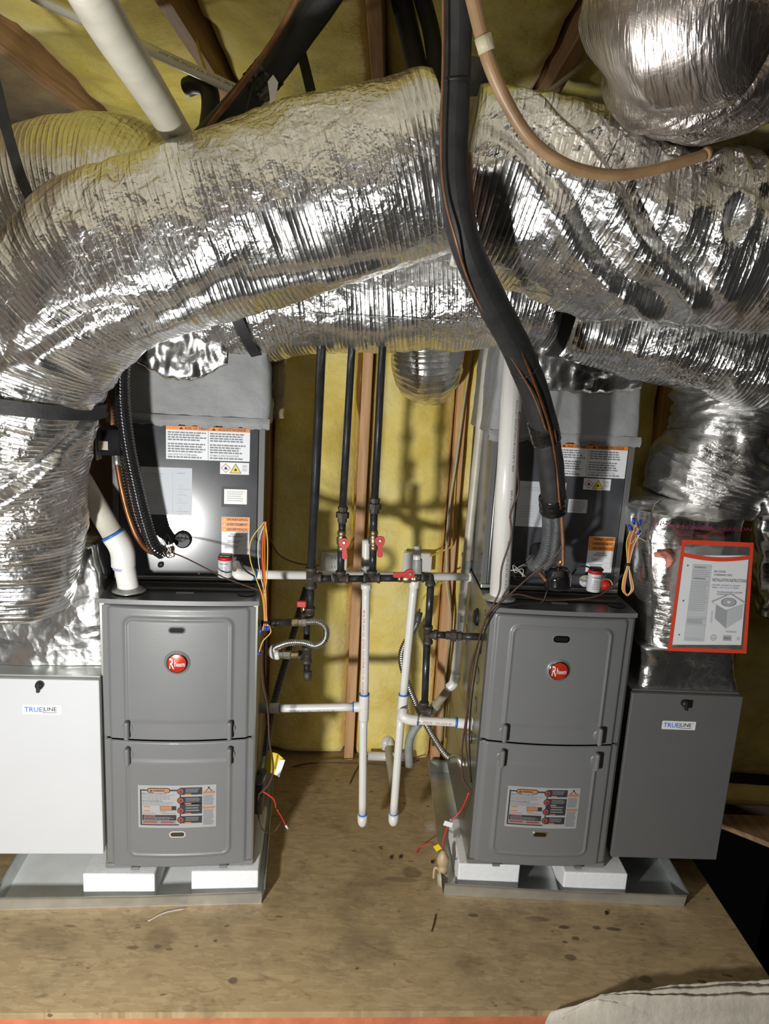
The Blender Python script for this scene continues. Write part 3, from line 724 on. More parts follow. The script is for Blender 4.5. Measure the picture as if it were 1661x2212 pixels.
    if k == 'L':
        S.rect(x0 - .008, z0c - .008, x0 + .078, z0c + .056, 'black', 0); S.rect(x0, z0c + .002, x0 + .068, z0c + .048, 'pvc_white', 1); S.lines(x0 + .008, z0c + .01, x0 + .060, z0c + .044, 5, 'ink_soft', 2, .35)
    else:
        S.rect(x0, z0c, x0 + .062, z0c + .044, 'label_silver', 0); S.rect(x0 + .001, z0c + .001, x0 + .061, z0c + .043, 'grey_paper', 1); S.lines(x0 + .004, z0c + .004, x0 + .058, z0c + .040, 7, 'ink_grey', 2, .4)
    S.build('rating_label', T, f)
    # warning / California label
    x0, z0d = D; w = .084; hgt = .118
    S = Sheet([]); S.rect(x0, z0d, x0 + w, z0d + hgt, 'white_paper', 0); zt = z0d + hgt
    for i, t in enumerate(('WARNING', 'AVERTISSEMENT', 'ADVERTENCIA')):
        a0 = zt - .0155 * (i + 1); S.rect(x0 + .001, a0 + .0004, x0 + w - .001, a0 + .0150, 'label_orange', 1)
        S.text(t, x0 + .016, a0 + .0042, .0075, 'ink', 2, w=.062); S.poly([(x0 + .004, a0 + .0035), (x0 + .0125, a0 + .0035), (x0 + .0082, a0 + .0115)], 'label_yellow', 2)
    S.text('CALIFORNIA', x0 + w / 2, zt - .0560, .0045, 'ink', 2, w=.032, center=True); S.text('PROPOSITION 65', x0 + w / 2, zt - .0630, .0045, 'ink', 2, w=.044, center=True)
    for zz in (zt - .070, zt - .087, zt - .103): S.rect(x0 + .002, zz, x0 + w - .002, zz + .0005, 'ink_soft', 2)
    S.lines(x0 + .018, zt - .083, x0 + .060, zt - .073, 2, 'ink_grey', 2, .45); S.lines(x0 + .010, zt - .100, x0 + .055, zt - .090, 2, 'ink_grey', 2, .45)
    S.build('caution_label', T, f)
    # wiring sheet
    x1, z0e = E_; w = .150; x0 = x1 - (.0 if k == 'L' else .0); hgt = .145
    S = Sheet([]); S.rect(x0, z0e, x0 + w, z0e + hgt, 'grey_paper', 0)
    S.rect(x0 + .006, z0e + .012, x0 + w - .006, z0e + .0126, 'ink_soft', 1); S.rect(x0 + w * .62, z0e + .006, x0 + w * .625, z0e + hgt - .01, 'ink_soft', 1)
    S.lines(x0 + .012, z0e + hgt - .03, x0 + .07, z0e + hgt - .015, 2, 'ink_soft', 1, .3); S.lines(x0 + .012, z0e + .03, x0 + .06, z0e + .07, 5, 'ink_soft', 1, .25)
    S.text('WIRING', x0 + w * .70, z0e + hgt - .018, .003, 'label_blue', 1, w=.025)
    for (u, v) in ((.72, .62), (.72, .5), (.70, .33), (.70, .14)): S.ring(x0 + w * u + .01, z0e + hgt * v, .0052, .0060, 'ink_soft', 1, 4); S.lines(x0 + w * .7, z0e + hgt * v - .012, x0 + w * .95, z0e + hgt * v - .007, 1, 'ink_soft', 1, .3)
    S.build('wiring_sheet', T, f)
    # refrigerant entry grommet and screws
    gx, gz = px(*((395, 1165) if k == 'L' else (1160, 1190)))
    P('line_grommet', rings((gx, 0, gz), (gx, -.012, gz), [(0, .027), (.5, .027), (1, .022)], 28), 'black', T, False)
    for sx in (-.19, .03, .19): P('screw', rings((sx, 0, .02), (sx, -.004, .02), [(0, .004), (.8, .0035), (1, .002)], 10), 'zinc', T, True)
    return T
coil('L', 'dark glossy coil cabinet with bright reflection, on the left furnace', None)
coil('R', 'dark grey coil cabinet covered with labels, on the right furnace', None)

# ---- drain pans
def pan(corner, yaw, w, d, h, label, pm_='galvanised'):
    T = thing('drain_pan', label, 'drain pan', (corner[0], corner[1], 0.0), yaw, 'galvanised drain pans under the furnaces')
    fl = .010
    obj('pan_base', box(0, w, 0, d, .0005, .0022), pm_, T, False, False)
    def side(p, q, nrm, dent=0.0):       # lip leaning outwards, dented
        p, q, nrm = Vector(p), Vector(q), Vector(nrm); n = 24
        def f(u, v):
            c = p.lerp(q, u); v2 = min(v, 1)
            off = nrm * (.010 * v2 + dent * sin(u * pi) * v2 + .003 * nz((u * 3, dent, 1), 2) * v2)
            return c + off + Vector((0, 0, .001 + h * v2 * (1 - .10 * dent * 40 * sin(u * pi) ** 2)))
        g = grid(f, n, 4); V = list(g[0]); m = len(V)
        V2 = [Vector(v) - nrm * .0016 for v in V]; return V + V2, list(g[1]) + [tuple(i + m for i in f_)[::-1] for f_ in g[1]] + [(4 * (n + 1) + i, 4 * (n + 1) + i + m, 4 * (n + 1) + i + 1 + m, 4 * (n + 1) + i + 1) for i in range(n)]
    obj('front_lip', side((0, 0, 0), (w, 0, 0), (0, -1, 0), .006), 'galvanised', T, False, True)
    obj('back_lip', side((0, d, 0), (w, d, 0), (0, 1, 0)), 'galvanised', T, False, True)
    obj('side_lip', side((0, 0, 0), (0, d, 0), (-1, 0, 0)), 'galvanised', T, False, True)
    obj('side_lip', side((w, 0, 0), (w, d, 0), (1, 0, 0)), 'galvanised', T, False, True)
    return T
pl = onz(565, 1952); pyaw = .112
pan((pl.x - .78 * cos(pyaw), pl.y - .78 * sin(pyaw)), pyaw, .78, .74, .050, 'galvanised drain pan with a dented front lip under the left furnace', 'galvanised_lit')
pr_ = onz(955, 1935)
pan((pr_.x + .004, pr_.y + .002), .012, .775, .72, .050, 'galvanised drain pan holding the tan float switch under the right furnace')
# ---- foam blocks
def foam(c, yaw, w, d, label, h=.088):
    g = box(0, w, 0, d, .0045, .0045 + h, .004)
    T = Matrix.Translation((c[0], c[1], 0)) @ Matrix.Rotation(yaw, 4, 'Z')
    o = obj('foam_block', xf(g, T), 'foam_white', None, True, False); tag(o, label, 'foam block', 'white foam blocks under the furnaces')
def fz(px_, py_): p = onz(px_, py_, .005); return p.x, p.y
foam(fz(180, 1942), .07, .215, .34, 'white foam block under the left front corner of the left furnace')
foam(fz(413, 1936), .09, .205, .34, 'white foam block under the right front corner of the left furnace')
foam(fz(987, 1917), .05, .200, .24, 'white foam block with a blue dot under the left front corner of the right furnace')
foam(fz(1214, 1935), .03, .205, .24, 'white foam block under the right front corner of the right furnace')
foam((.345, 2.62), .05, .20, .12, 'white foam block under the back corner of the right furnace')

# ================================================================== FILTER CABINETS
def filter_cabinet(tl, tr, br, bl, Yl, Yr, mat, label, knob, logo, depth=.55, small=None):
    """front face corners in pixels on the vertical plane through depths Yl (left) and Yr (right)"""
    P0, P1, P2, P3 = at(*tl, Yl), at(*tr, Yr), at(*br, Yr), at(*bl, Yl)
    z0 = (P2.z + P3.z) / 2; z1 = (P0.z + P1.z) / 2
    xl, xr2 = (P0.x + P3.x) / 2, (P1.x + P2.x) / 2
    a = atan2(Yr - Yl, xr2 - xl); w = sqrt((xr2 - xl) ** 2 + (Yr - Yl) ** 2); h = z1 - z0
    T = thing('filter_cabinet', label, 'filter cabinet', ((xl + xr2) / 2, (Yl + Yr) / 2, z0), a, 'return air filter cabinets')
    P = lambda name, g, m, par=T, sm=False: obj(name, g, m, par, False, sm)
    P('casing', box(-w / 2 + .003, w / 2 - .003, .004, depth, 0, h, .002), 'galvanised' if mat == 'white_paint' else mat)
    P('door', box(-w / 2, w / 2, -.016, .004, -.002, h - .004, .003), mat)
    inv = chain(T).inverted()
    def lp(p):      # pixel -> local x,z on the front face
        d = ray(*p); o = Vector((0, 0, CH)); n = Vector((-sin(a), cos(a), 0)); c = chain(T) @ Vector((0, -.016, 0))
        t = (c - o).dot(n) / d.dot(n); q = inv @ (o + d * t); return q.x, q.z
    kx, kz = lp(knob)
    kb = P('knob', rings((kx, -.016, kz), (kx, -.032, kz), [(0, .012), (.6, .0115), (1, .009)], 20), 'black', T, True)
    P('knob_grip', box(kx - .004, kx + .005, -.040, -.028, kz - .016, kz + .011, .002), 'black', kb)
    lx, lz = lp(logo); S = Sheet([])
    S.poly([(x, z) for x, z in plate_rr(lx, lz, .054, .0145, .003)], 'white_paper', 0)
    S.text('TRUE', lx - .049, lz - .007, .0155, 'label_blue', 1, w=.050); S.text('LINE', lx + .006, lz - .004, .0125, 'ink', 1, w=.034)
    S.rect(lx + .0025, lz - .009, lx + .004, lz + .009, 'ink', 1); S.rect(lx + .0025, lz - .0095, lx + .041, lz - .008, 'ink', 1)
    S.text('TM', lx + .042, lz + .006, .0025, 'ink_grey', 1)
    S.build('logo_plate', T, lambda x, z, l: (x, -.0164 - l * .00025, z))
    return T, w, h
def plate_rr(cx, cz, hw, hh, r, n=5):
    P = []
    for (sx, sz, a0) in ((1, -1, -pi / 2), (1, 1, 0), (-1, 1, pi / 2), (-1, -1, pi)):
        for i in range(n + 1): a = a0 + pi / 2 * i / n; P.append((cx + sx * (hw - r) + r * cos(a), cz + sz * (hh - r) + r * sin(a)))
    return P
filter_cabinet((-60, 1462), (218, 1457), (226, 1832), (-52, 1840), 1.945, 1.975, 'white_paint', 'white filter cabinet with a black knob left of the left furnace', (87, 1478), (91, 1533), .5)
filter_cabinet((1362, 1487), (1605, 1501), (1538, 1855), (1318, 1838), 2.165, 2.18, 'grey_paint_cabinet', 'plain grey filter cabinet with a black knob right of the right furnace', (1478, 1518), (1466, 1567), .5)

# ================================================================== FOIL PLENUMS
def boxtube(rows, name, mat, label, cat, seed, amp=.008, r=.03, n_side=26, parent=None, tagit=True):
    """rows = [(z, cx, cy, hx, hy, yaw)] bottom to top -> soft crumpled box"""
    V, F, U = [], [], []
    rr = []
    m = 8
    for i in range(len(rows) - 1):
        for k in range(m): rr.append([rows[i][j] + (rows[i + 1][j] - rows[i][j]) * k / m for j in range(6)])
    rr.append(list(rows[-1])); N = n_side * 4; s = 0
    for i, (z, cx, cy, hx, hy, yaw) in enumerate(rr):
        for k in range(N):
            t = (k + .5) / N * 4; side = int(t); f = (t - side) * 2 - 1
            if side == 0: x, y = f * hx, -hy
            elif side == 1: x, y = hx, f * hy
            elif side == 2: x, y = -f * hx, hy
            else: x, y = -hx, -f * hy
            q = Vector((x, y)); ex, ey = hx - r, hy - r
            cxy = Vector((max(-ex, min(ex, x)), max(-ey, min(ey, y)))); d = q - cxy
            if d.length > r: q = cxy + d.normalized() * r
            nn = d.normalized() if d.length > 1e-6 else Vector((0, -1))
            p = (q.x, q.y, z); o = amp * (nz(p, 6, seed) + .5 * nz(p, 15, seed) + .4 * nz(p, 34, seed))
            q = q + nn * o
            V.append((cx + q.x * cos(yaw) - q.y * sin(yaw), cy + q.x * sin(yaw) + q.y * cos(yaw), z)); U.append((k / N * 4 * (hx + hy), z))
    L = len(rr)
    for i in range(L - 1):
        for k in range(N): F.append((i * N + k, i * N + (k + 1) % N, (i + 1) * N + (k + 1) % N, (i + 1) * N + k))
    F.append(tuple(range(N))[::-1]); F.append(tuple((L - 1) * N + k for k in range(N)))
    o = obj(name, (V, F, U), mat, parent)
    return tag(o, label, cat) if tagit else o
ya = UN['L'][2]
c0 = at(215, 1455, 2.0); lz0 = c0.z + .002
cr = at(212, 1300, 2.05)
w2 = .25
boxtube([(lz0, cr.x - w2, 2.27, w2 + .005, .25, .1), (lz0 + .03, cr.x - w2, 2.27, w2, .245, .1), (lz0 + .27, cr.x - w2 - .01, 2.27, w2 - .01, .235, .1), (lz0 + .36, cr.x - w2 - .01, 2.27, w2 - .03, .22, .1)],
        'foil_plenum', 'foil_flat', 'crumpled foil wrapped box on top of the white filter cabinet', 'duct plenum', 1.3, .010, .02)
# right wrapped return box
b0 = at(1490, 1485, 2.40)
def rrow(px_l, px_r, py_, Y, hy, yaw=.03, f=1.0):
    a_, b_ = at(px_l, py_, Y), at(px_r, py_, Y)
    return [(a_.z + b_.z) / 2, (a_.x + b_.x) / 2, Y + hy, (b_.x - a_.x) / 2, hy, yaw]
rz1 = at(1482, 1496, 2.20).z + .003
RW = thing('return_plenum', 'foil wrapped insulated box on top of the grey filter cabinet', 'duct plenum', (at(1490, 1490, 2.2).x, 2.42, rz1))
rows = [rrow(1375, 1603, 1492, 2.19, .20), rrow(1388, 1592, 1440, 2.19, .20), rrow(1385, 1592, 1405, 2.17, .21)]
rows[0][0] = rz1
boxtube(rows, 'sheet_metal_collar', 'foil_tape', None, None, 5.0, .007, .03, parent=RW, tagit=False)
rows = [rrow(1392, 1590, 1402, 2.17, .20), rrow(1388, 1610, 1300, 2.15, .22), rrow(1382, 1625, 1180, 2.14, .22), rrow(1384, 1634, 1120, 2.15, .21), rrow(1392, 1630, 1098, 2.19, .17), rrow(1410, 1615, 1085, 2.22, .14)]
boxtube(rows, 'foil_wrap', 'foil_crush', None, None, 2.2, .012, .11, parent=RW, tagit=False)
# pink wool showing through a tear
t = at(1438, 1205, 2.137)
obj('torn_wool', xf(tube([(-.035, 0, .008), (-.012, -.004, .012), (.012, -.004, -.004), (.008, 0, -.034)], [.006, .014, .016, .006], 14, 8, disp=lambda t, s, p: .009 * nz(p, 60)), Matrix.Translation(t) @ Matrix.Diagonal((1, 1, .8, 1))), 'pink_wool', RW)
S = Sheet([])
S.text('182A 1312 A FX - FASSON', -.14, .002, .0105, 'ink_purple', 0, w=.29)
tt = at(1520, 1146, 2.125)
S.build('printed_line', RW, lambda x, z, l: chain(RW).inverted() @ Vector((tt.x + x, 2.125 + .25 * max(0, abs(x) - .06) - l * .001, tt.z + z - .10 * abs(x) * 0)))
# supply plenums with grey mastic, on the coils
def plenum(k, label, pxs, seed):
    X, Y, a = UN[k]
    T = thing('supply_plenum', label, 'duct plenum', fworld(k, 0, .2, CZ + .001), a, 'grey mastic plenums on the coil cabinets')
    rows = []
    for (z, hx, off) in pxs:
        c = fworld(k, off, CS + .20, z); rows.append((z, c.x, c.y, hx, .205, a))
    boxtube(rows, 'plenum_box', 'mastic', None, None, seed, .006, .012, parent=T, tagit=False)
    return T
PL = plenum('L', 'grey mastic coated plenum above the left coil cabinet', [(CZ + .002, .232, .002), (CZ + .03, .233, .002), (CZ + .16, .230, .003), (CZ + .24, .225, 0), (CZ + .36, .22, 0)], 1.0)
PR = plenum('R', 'grey mastic coated plenum with foil top above the right coil cabinet', [(CZ + .002, .234, -.002), (CZ + .03, .232, -.002), (CZ + .16, .226, -.004), (CZ + .24, .224, -.004), (CZ + .34, .22, 0)], 2.0)
# ragged mastic hem over the casing edge
def hem(k, par, seed, x0, x1):
    n = 70
    def f(u, v):
        x = x0 + (x1 - x0) * u; zb = CZ - .012 - .010 * nz((x, seed, 0), 30) - .006 * nz((x, seed, 1), 90)
        z = zb + (CZ + .02 - zb) * v; y = CS - .003 - .004 * nz((x, z, seed), 25) - .004 * sin(v * pi) - (0.004 if v > .3 else 0)
        return fworld(k, x, y, z)
    g = grid(f, n, 6); V = list(g[0]); m = len(V); off = Vector((-sin(UN[k][2]), cos(UN[k][2]), 0)) * .004
    V2 = [v + off for v in V]; W = n + 1
    edge = [(i, i + 1, i + 1 + m, i + m) for i in range(n)]
    obj('mastic_hem', (V + V2, list(g[1]) + [tuple(i + m for i in q)[::-1] for q in g[1]] + edge), 'mastic', par)
hem('L', PL, 3.1, -.236, .236); hem('R', PR, 7.7, -.236, .236)
# crumpled foil collars at the plenum tops
def scarf(k, par, xs, zt, zb0, amp, seed, mat='foil_flat', yo=-.014):
    n = 60
    def f(u, v):
        x = xs[0] + (xs[1] - xs[0]) * u; zb = zb0 - amp * sin(u * pi) + .008 * nz((x, seed, 0), 40)
        z = zb + (zt - zb) * v; y = CS + yo - .010 * nz((x, z, seed), 14) - .008 * nz((x, z, seed), 40) - .022 * v
        return fworld(k, x, y, z)
    g = grid(f, n, 16); V = list(g[0]); m = len(V); V2 = [v + Vector((0, .003, 0)) for v in V]
    edge = [(i, i + 1, i + 1 + m, i + m) for i in range(n)]
    obj('foil_collar', (V + V2, list(g[1]) + [tuple(i + m for i in q)[::-1] for q in g[1]] + edge), mat, par)
scarf('L', PL, (-.155, .110), CZ + .30, CZ + .175, .055, 1.1)
scarf('R', PR, (-.190, .215), CZ + .34, CZ + .165, .020, 4.1, 'foil_tape', -.010)
# torn yellow wool edge beside the left plenum
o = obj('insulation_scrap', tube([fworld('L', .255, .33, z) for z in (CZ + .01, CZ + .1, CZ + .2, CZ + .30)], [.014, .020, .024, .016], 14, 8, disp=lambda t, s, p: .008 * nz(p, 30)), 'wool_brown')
tag(o, 'torn strip of yellow insulation beside the left grey plenum', 'insulation')

# ================================================================== FLEX DUCTS
def ddisp(seed, dent=.014, crease=.010, rib=.0012, folds=(), bunch=None):
    def f(t, s, p):
        ex = 0.0; tt_ = t if t < pi else t - 2 * pi
        for (t0, k_, w_, dp, s0, s1) in folds:
            q_ = (tt_ - t0 - k_ * (s - s0)) / w_
            ex += (-dp * exp(-q_ * q_) + dp * .45 * exp(-(q_ - 1.6) ** 2)) * sstep(s0 - .05, s0 + .04, s) * (1 - sstep(s1 - .04, s1 + .06, s))
        cr_ = 1.0
        if bunch: cr_ = 1 + bunch[2] * exp(-((s - bunch[0]) / bunch[1]) ** 2)
        q = (cos(t) * .9 + seed, sin(t) * .9, s * 3.2)
        q2 = (cos(t) * 1.3 + seed * 2, sin(t) * 1.3, s * 15)
        q3 = (cos(t) * 2.5 + seed, sin(t) * 2.5 + 3, s * 42)
        d = ex + dent * noise.noise(Vector(q) * 1.6) + cr_ * crease * .56 * (1 - 2.6 * abs(noise.noise(Vector(q2)))) * (.35 + .65 * sstep(-.15, .3, noise.noise(Vector(q) * 2.2 + Vector((7, 7, 7))))) + .0028 * noise.noise(Vector(q3))
        return d + rib * (abs(sin(s * pi / .048 + (3 * noise.noise(Vector((cos(t), sin(t), s * 6))) if rib > .005 else 0))) - .5)
    return f
def duct(pts, rads, label, seed, mat='foil_duct', group='foil flex ducts', name='flex_duct', seg=112, **k):
    o = obj(name, tube(pts, rads, seg, 14, disp=ddisp(seed, **k), step=.0065), mat)
    return tag(o, label, 'flex duct', group)
DA = duct(path((20, 1290, 1.92), (22, 1120, 1.90), (30, 960, 1.86), (62, 800, 1.82), (118, 690, 1.80), (225, 585, 1.79), (360, 530, 1.79), (520, 480, 1.80), (700, 424, 1.80), (880, 374, 1.80), (958, 358, 1.80)),
     [.165, .185, .182, .175, .19, .198, .200, .202, .200, .194, .186], 'big shiny foil duct arching from the white filter cabinet to the top middle', 1.0, bunch=(.62, .22, 1.8),
     folds=((.2, 1.2, .10, .014, .75, 1.05), (.9, -1.0, .10, .012, .95, 1.3), (.7, .8, .10, .014, 1.25, 1.6), (-.9, 4, .12, .02, .50, .72), (.1, 5, .12, .018, .35, .6)))
DB = duct(path((1003, 385, 1.82), (1060, 395, 1.82), (1180, 432, 1.83), (1330, 490, 1.84), (1480, 515, 1.84), (1650, 535, 1.84), (1800, 560, 1.84)),
     [.195, .205, .208, .200, .190, .190, .19], 'creased foil duct right of the black hanging lines', 4.3, crease=.014, dent=.018,
     folds=((-1.1, 3.6, .15, .030, .06, .56), (-.35, 3.1, .13, .024, .04, .46), (-1.3, 2.2, .12, .016, .2, .7)), bunch=(.55, .16, 1.6))
DC = duct(path((330, 700, 2.36), (430, 668, 2.34), (600, 628, 2.30), (850, 618, 2.28), (1050, 610, 2.28), (1190, 630, 2.28), (1290, 665, 2.28)),
     [.15, .19, .195, .195, .190, .17, .15], 'foil duct with dark print running behind and below the big arch', 7.7, dent=.012)
DD = duct(path((1225, 690, 2.2), (1300, 700, 2.2), (1450, 728, 2.2), (1600, 765, 2.2), (1760, 800, 2.2)),
     [.105, .125, .14, .14, .14], 'ribbed foil duct passing low at the right above the right vertical duct', 2.9, dent=.008)
_ed = ddisp(6.1, crease=.012, dent=.018)
def de_disp(t, s_, p):
    return _ed(t, s_, p) - .030 * exp(-((s_ - .330 + .05 * sin(t * 1.0)) / .013) ** 2) - .014 * exp(-((s_ - .375 + .04 * sin(t * 1.3)) / .010) ** 2) + .006 * sin(s_ * 190 + 2 * sin(t)) * sstep(.34, .40, s_)
DE = tag(obj('flex_duct', tube([at(1545, -230, 1.60), at(1490, -60, 1.55), at(1470, 20, 1.53), at(1478, 80, 1.56), at(1560, 118, 1.68), at(1650, 100, 1.9)],
     [.18, .18, .180, .172, .15, .12], 120, 16, disp=de_disp, step=.0055), 'foil_flake'), 'heavy foil duct bulging down at the top right corner', 'flex duct', 'foil flex ducts')
DF = duct(path((-120, 640, 2.35), (0, 520, 2.33), (110, 450, 2.3), (250, 430, 2.3), (350, 450, 2.3), (440, 500, 2.3)),
     [.20, .22, .225, .222, .20, .18], 'dim foil duct at upper left behind the big arch', 9.4, 'foil_soft', dent=.012, crease=.006)
DG = duct(path((1590, 700, 2.42), (1580, 830, 2.40), (1572, 900, 2.38), (1560, 960, 2.36), (1530, 1020, 2.36), (1505, 1085, 2.36)),
     [.15, .165, .165, .165, .19, .17], 'crumpled foil duct dropping onto the wrapped box at right', 3.3, 'foil_bunch', crease=.022, rib=.010)
DH = duct([at(925, 640, 2.62), at(925, 720, 2.62), at(924, 790, 2.66), at(922, 820, 2.80)], [.135, .13, .12, .10], 'foil duct end turning into the wall behind the three black pipes', 8.1, 'foil_soft', dent=.012)
DI = duct(path((1700, 990, 2.3), (1690, 1100, 2.3), (1685, 1230, 2.3), (1678, 1330, 2.3)), [.09, .10, .085, .05], 'strip of crumpled foil duct at the far right edge', 5.2, 'foil_crush', seg=64, crease=.02)
DJ = duct(path((1720, 160, 1.9), (1672, 195, 1.95), (1660, 225, 2.0)), [.09, .075, .04], 'small foil duct stub at the right edge below the top duct', 4.9, 'foil_crush', seg=64)
# print on the back duct
S = Sheet([]); S.text('12', -.03, -.02, .050, 'ink', 0, w=.06)
d = obj('duct_print', ([at(1112, 630, 2.28) + Vector((v[0], -.203 + abs(v[1]) * .2, v[1])) for v in S.V], S.F), 'ink', DC, True)
S = Sheet([])
S.lines(-.25, -.008, .25, 0, 1, 'ink_grey', 0, .35)
obj('duct_print', ([at(860, 690, 2.28) + Vector((v[0], -.176, v[1])) for v in S.V], S.F), 'ink_grey', DC, True)

# duct straps
def strap(pts, w, label, wdir, th=.003):
    C = spline([Vector(p) for p in pts], 10); V, F = [], []
    T, _ = frames(C); wd_ = Vector(wdir).normalized()
    for i, c in enumerate(C):
        n = T[i].cross(wd_).normalized(); b = wd_
        for (a_, b_) in ((-1, -1), (1, -1), (1, 1), (-1, 1)): V.append(c + b * a_ * w / 2 + n * b_ * th / 2)
    for i in range(len(C) - 1):
        for k in range(4): F.append((i * 4 + k, i * 4 + (k + 1) % 4, (i + 1) * 4 + (k + 1) % 4, (i + 1) * 4 + k))
    F += [(3, 2, 1, 0), tuple((len(C) - 1) * 4 + k for k in range(4))]
    return tag(obj('duct_strap', (V, F), 'rubber_foam', None, True, False), label, 'strap', 'black duct straps')
def around(c, axis, R, a0, a1, n=14):
    c = Vector(c); ax = Vector(axis).normalized(); e1_ = ax.cross(Vector((0, 1, 0))).normalized(); e2_ = ax.cross(e1_)
    return [c + (e1_ * cos(a0 + (a1 - a0) * i / n) + e2_ * sin(a0 + (a1 - a0) * i / n)) * R for i in range(n + 1)]
# strap round the left column
ca = at(46, 860, 1.84)
strap(around(ca, (.12, 0, 1), .198, 0, 2 * pi), .034, 'black strap cinched round the left foil duct column', (.10, 0, 1))
cb = at(520, 640, 2.3)
strap(around(cb, (.9, 0, .35), .203, 0, 2 * pi), .030, 'black strap slanting under the back foil duct above the left coil', (.9, 0, .35))
cc = at(1212, 640, 2.26)
strap(around(cc, (1, 0, -.05), .172, 0, 2 * pi), .045, 'short black strap under the back foil duct above the right coil', (1, 0, -.05))
strap([at(-12, 170, 2.02), at(20, 300, 2.0), at(52, 400, 1.98), at(88, 470, 1.95)], .026, 'black strap hanging down at the upper left edge', (1, .2, .3))
strap(path((620, -10, 2.5), (645, 90, 2.5), (665, 170, 2.45), (680, 235, 2.4)), .030, 'black strap dropping behind the insulated line at top centre left', (1, .1, .2))

# ================================================================== PIPES, LINES AND WIRES
def single(name, g, mat, label, cat, group=None, smooth=True):
    return tag(obj(name, g, mat, None, True, smooth), label, cat, group)
def corr(pitch, amp):
    return lambda t, s, p: amp * sin(s * 2 * pi / pitch)
def tapewrap(seed, amp=.003):
    return lambda t, s, p: amp * .6 * (((s * 60 + t / 6.28) % 1) - .5) + .0010 * nz(p, 40, seed)
# --- flue pipes
fb = fworld('L', -.155, .062, .966)
T = thing('flue_pipe', 'short white flue pipe with a blue ring rising from the left furnace top', 'pipe', fb, 0, 'white vent pipes of the furnaces')
e1_ = at(264, 1195, fb.y); e2_ = at(243, 1152, fb.y)
obj('pipe', tube([fb, e1_], .030, 24, 1, False), 'pvc_white', T)
obj('elbow', tube([at(267, 1222, fb.y), at(265, 1195, fb.y), at(258, 1175, fb.y), at(246, 1157, fb.y)], .0345, 24, 8), 'pvc_white', T)
obj('pipe', tube([at(250, 1165, fb.y), at(186, 1055, fb.y + .01), at(90, 890, fb.y + .05)], .030, 24, 1, False), 'pvc_old', T)
obj('primer_ring', rings(at(246.5, 1158, fb.y), at(243.5, 1153, fb.y), [(0, .0347), (1, .0347)], 24), 'blue_primer', T)
obj('primer_ring', rings(at(267, 1224, fb.y), at(267, 1229, fb.y), [(0, .0305), (1, .0305)], 24), 'violet_primer', T)
obj('flange', rings(fb, fb + Vector((0, 0, .012)), [(0, .048), (.3, .048), (.5, .036), (1, .034)], 28), 'galvanised', T)
fb = fworld('R', -.180, .075, .966)
T = thing('flue_pipe', 'thick white plastic pipe with printed side rising from the right furnace top', 'pipe', fb, 0, 'white vent pipes of the furnaces')
tp = at(1112, 735, fb.y - .01)
obj('pipe', tube([fb, tp], .0302, 28, 1, False), 'pvc_white', T)
obj('flange', rings(fb, fb + Vector((0, 0, .012)), [(0, .050), (.3, .050), (.5, .037), (1, .034)], 28), 'galvanised', T)
def pipetext(s_, a, b, r, h, w, t0, mat, parent, side=-.35, name='printed_text'):
    """lettering wrapped on the pipe a->b reading along it, side = angle from the camera-facing line"""
    a, b = Vector(a), Vector(b); d = (b - a).normalized(); n = (Vector((0, -1, 0)) - d * d.dot(Vector((0, -1, 0)))).normalized(); m = d.cross(n)
    S = Sheet([]); S.text(s_, 0, 0, h, mat, 0, w=w)
    V = []
    for (x, z, l) in S.V:
        an = side + (z - h / 2) / r; V.append(a + d * (t0 + x) + (n * cos(an) + m * sin(an)) * (r + .0004))
    obj(name, (V, S.F), mat, parent)
pipetext('4200  2" IPS SCH 40 COEXTRUDED CELLULAR', fb, tp, .0302, .0075, .21, .40, 'ink_grey', T, .45)
pipetext('CHARLOTTE PIPE', fb, tp, .0302, .0075, .085, .26, 'ink_grey', T, .45)
pipetext('U.S.A. 06/18/25 PLNC 12:30', fb, tp, .0302, .0065, .15, .04, 'ink_grey', T, .45)
wpp = path((170, -60, 1.15), (240, 65, 1.32), (330, 205, 1.60), (400, 318, 1.90), (440, 385, 2.05))
single('flue_pipe', tube(wpp, .0335, 28, 6), 'pvc_old', 'thick off-white pipe sloping down from the upper left corner', 'pipe', 'white vent pipes of the furnaces')
T = thing('water_pipe', 'thin white pipe with black print crossing the rafters at upper left', 'pipe', at(640, 255, 2.45))
p0, p1 = at(70, -10, 2.42), at(640, 255, 2.42)
obj('pipe', tube([p0, p1], .0165, 18, 1, False), 'pvc_white', T)
pipetext('FOR USE WITH 3/4" SCH40 IMPACT', p0, p1, .0165, .008, .26, .40, 'ink_grey', T, -.2)
single('water_pipe', tube(path((1150, 226, 2.28), (1300, 108, 2.46)), .007, 10, 1), 'pvc_white', 'short thin white tube above the right front duct', 'pipe')

# --- white PVC condensate lines
PR_ = .0137
def pv(T, pts, r=PR_, mat='pvc_white', name='pipe', n=8, smooth=True): return obj(name, tube([at(*p) for p in pts], r, 18, n, smooth), mat, T)
def pcup(T, a, b, r=.0172, mat='pvc_white', name='coupling'):
    return obj(name, rings(at(*a), at(*b), [(0, r * .97), (.05, r), (.95, r), (1, r * .97)], 20), mat, T)
def pring(T, a, b, r=.0142, mat='blue_primer'): return obj('primer_ring', rings(at(*a), at(*b), [(0, r), (1, r)], 18), mat, T)
YH = lambda x: 2.13 + .00075 * (x - 520)      # the pipe runs slightly back to the right
T = thing('condensate_pipe', 'long white horizontal pipe running behind the black gas manifold', 'pipe', at(800, 1250, YH(800)))
pv(T, [(535, 1241, YH(535)), (1015, 1246, YH(1015))])
pv(T, [(512, 1222, YH(512) + .05), (512, 1236, YH(512) + .01), (520, 1241, YH(520)), (545, 1242, YH(545))], .0172, name='elbow')
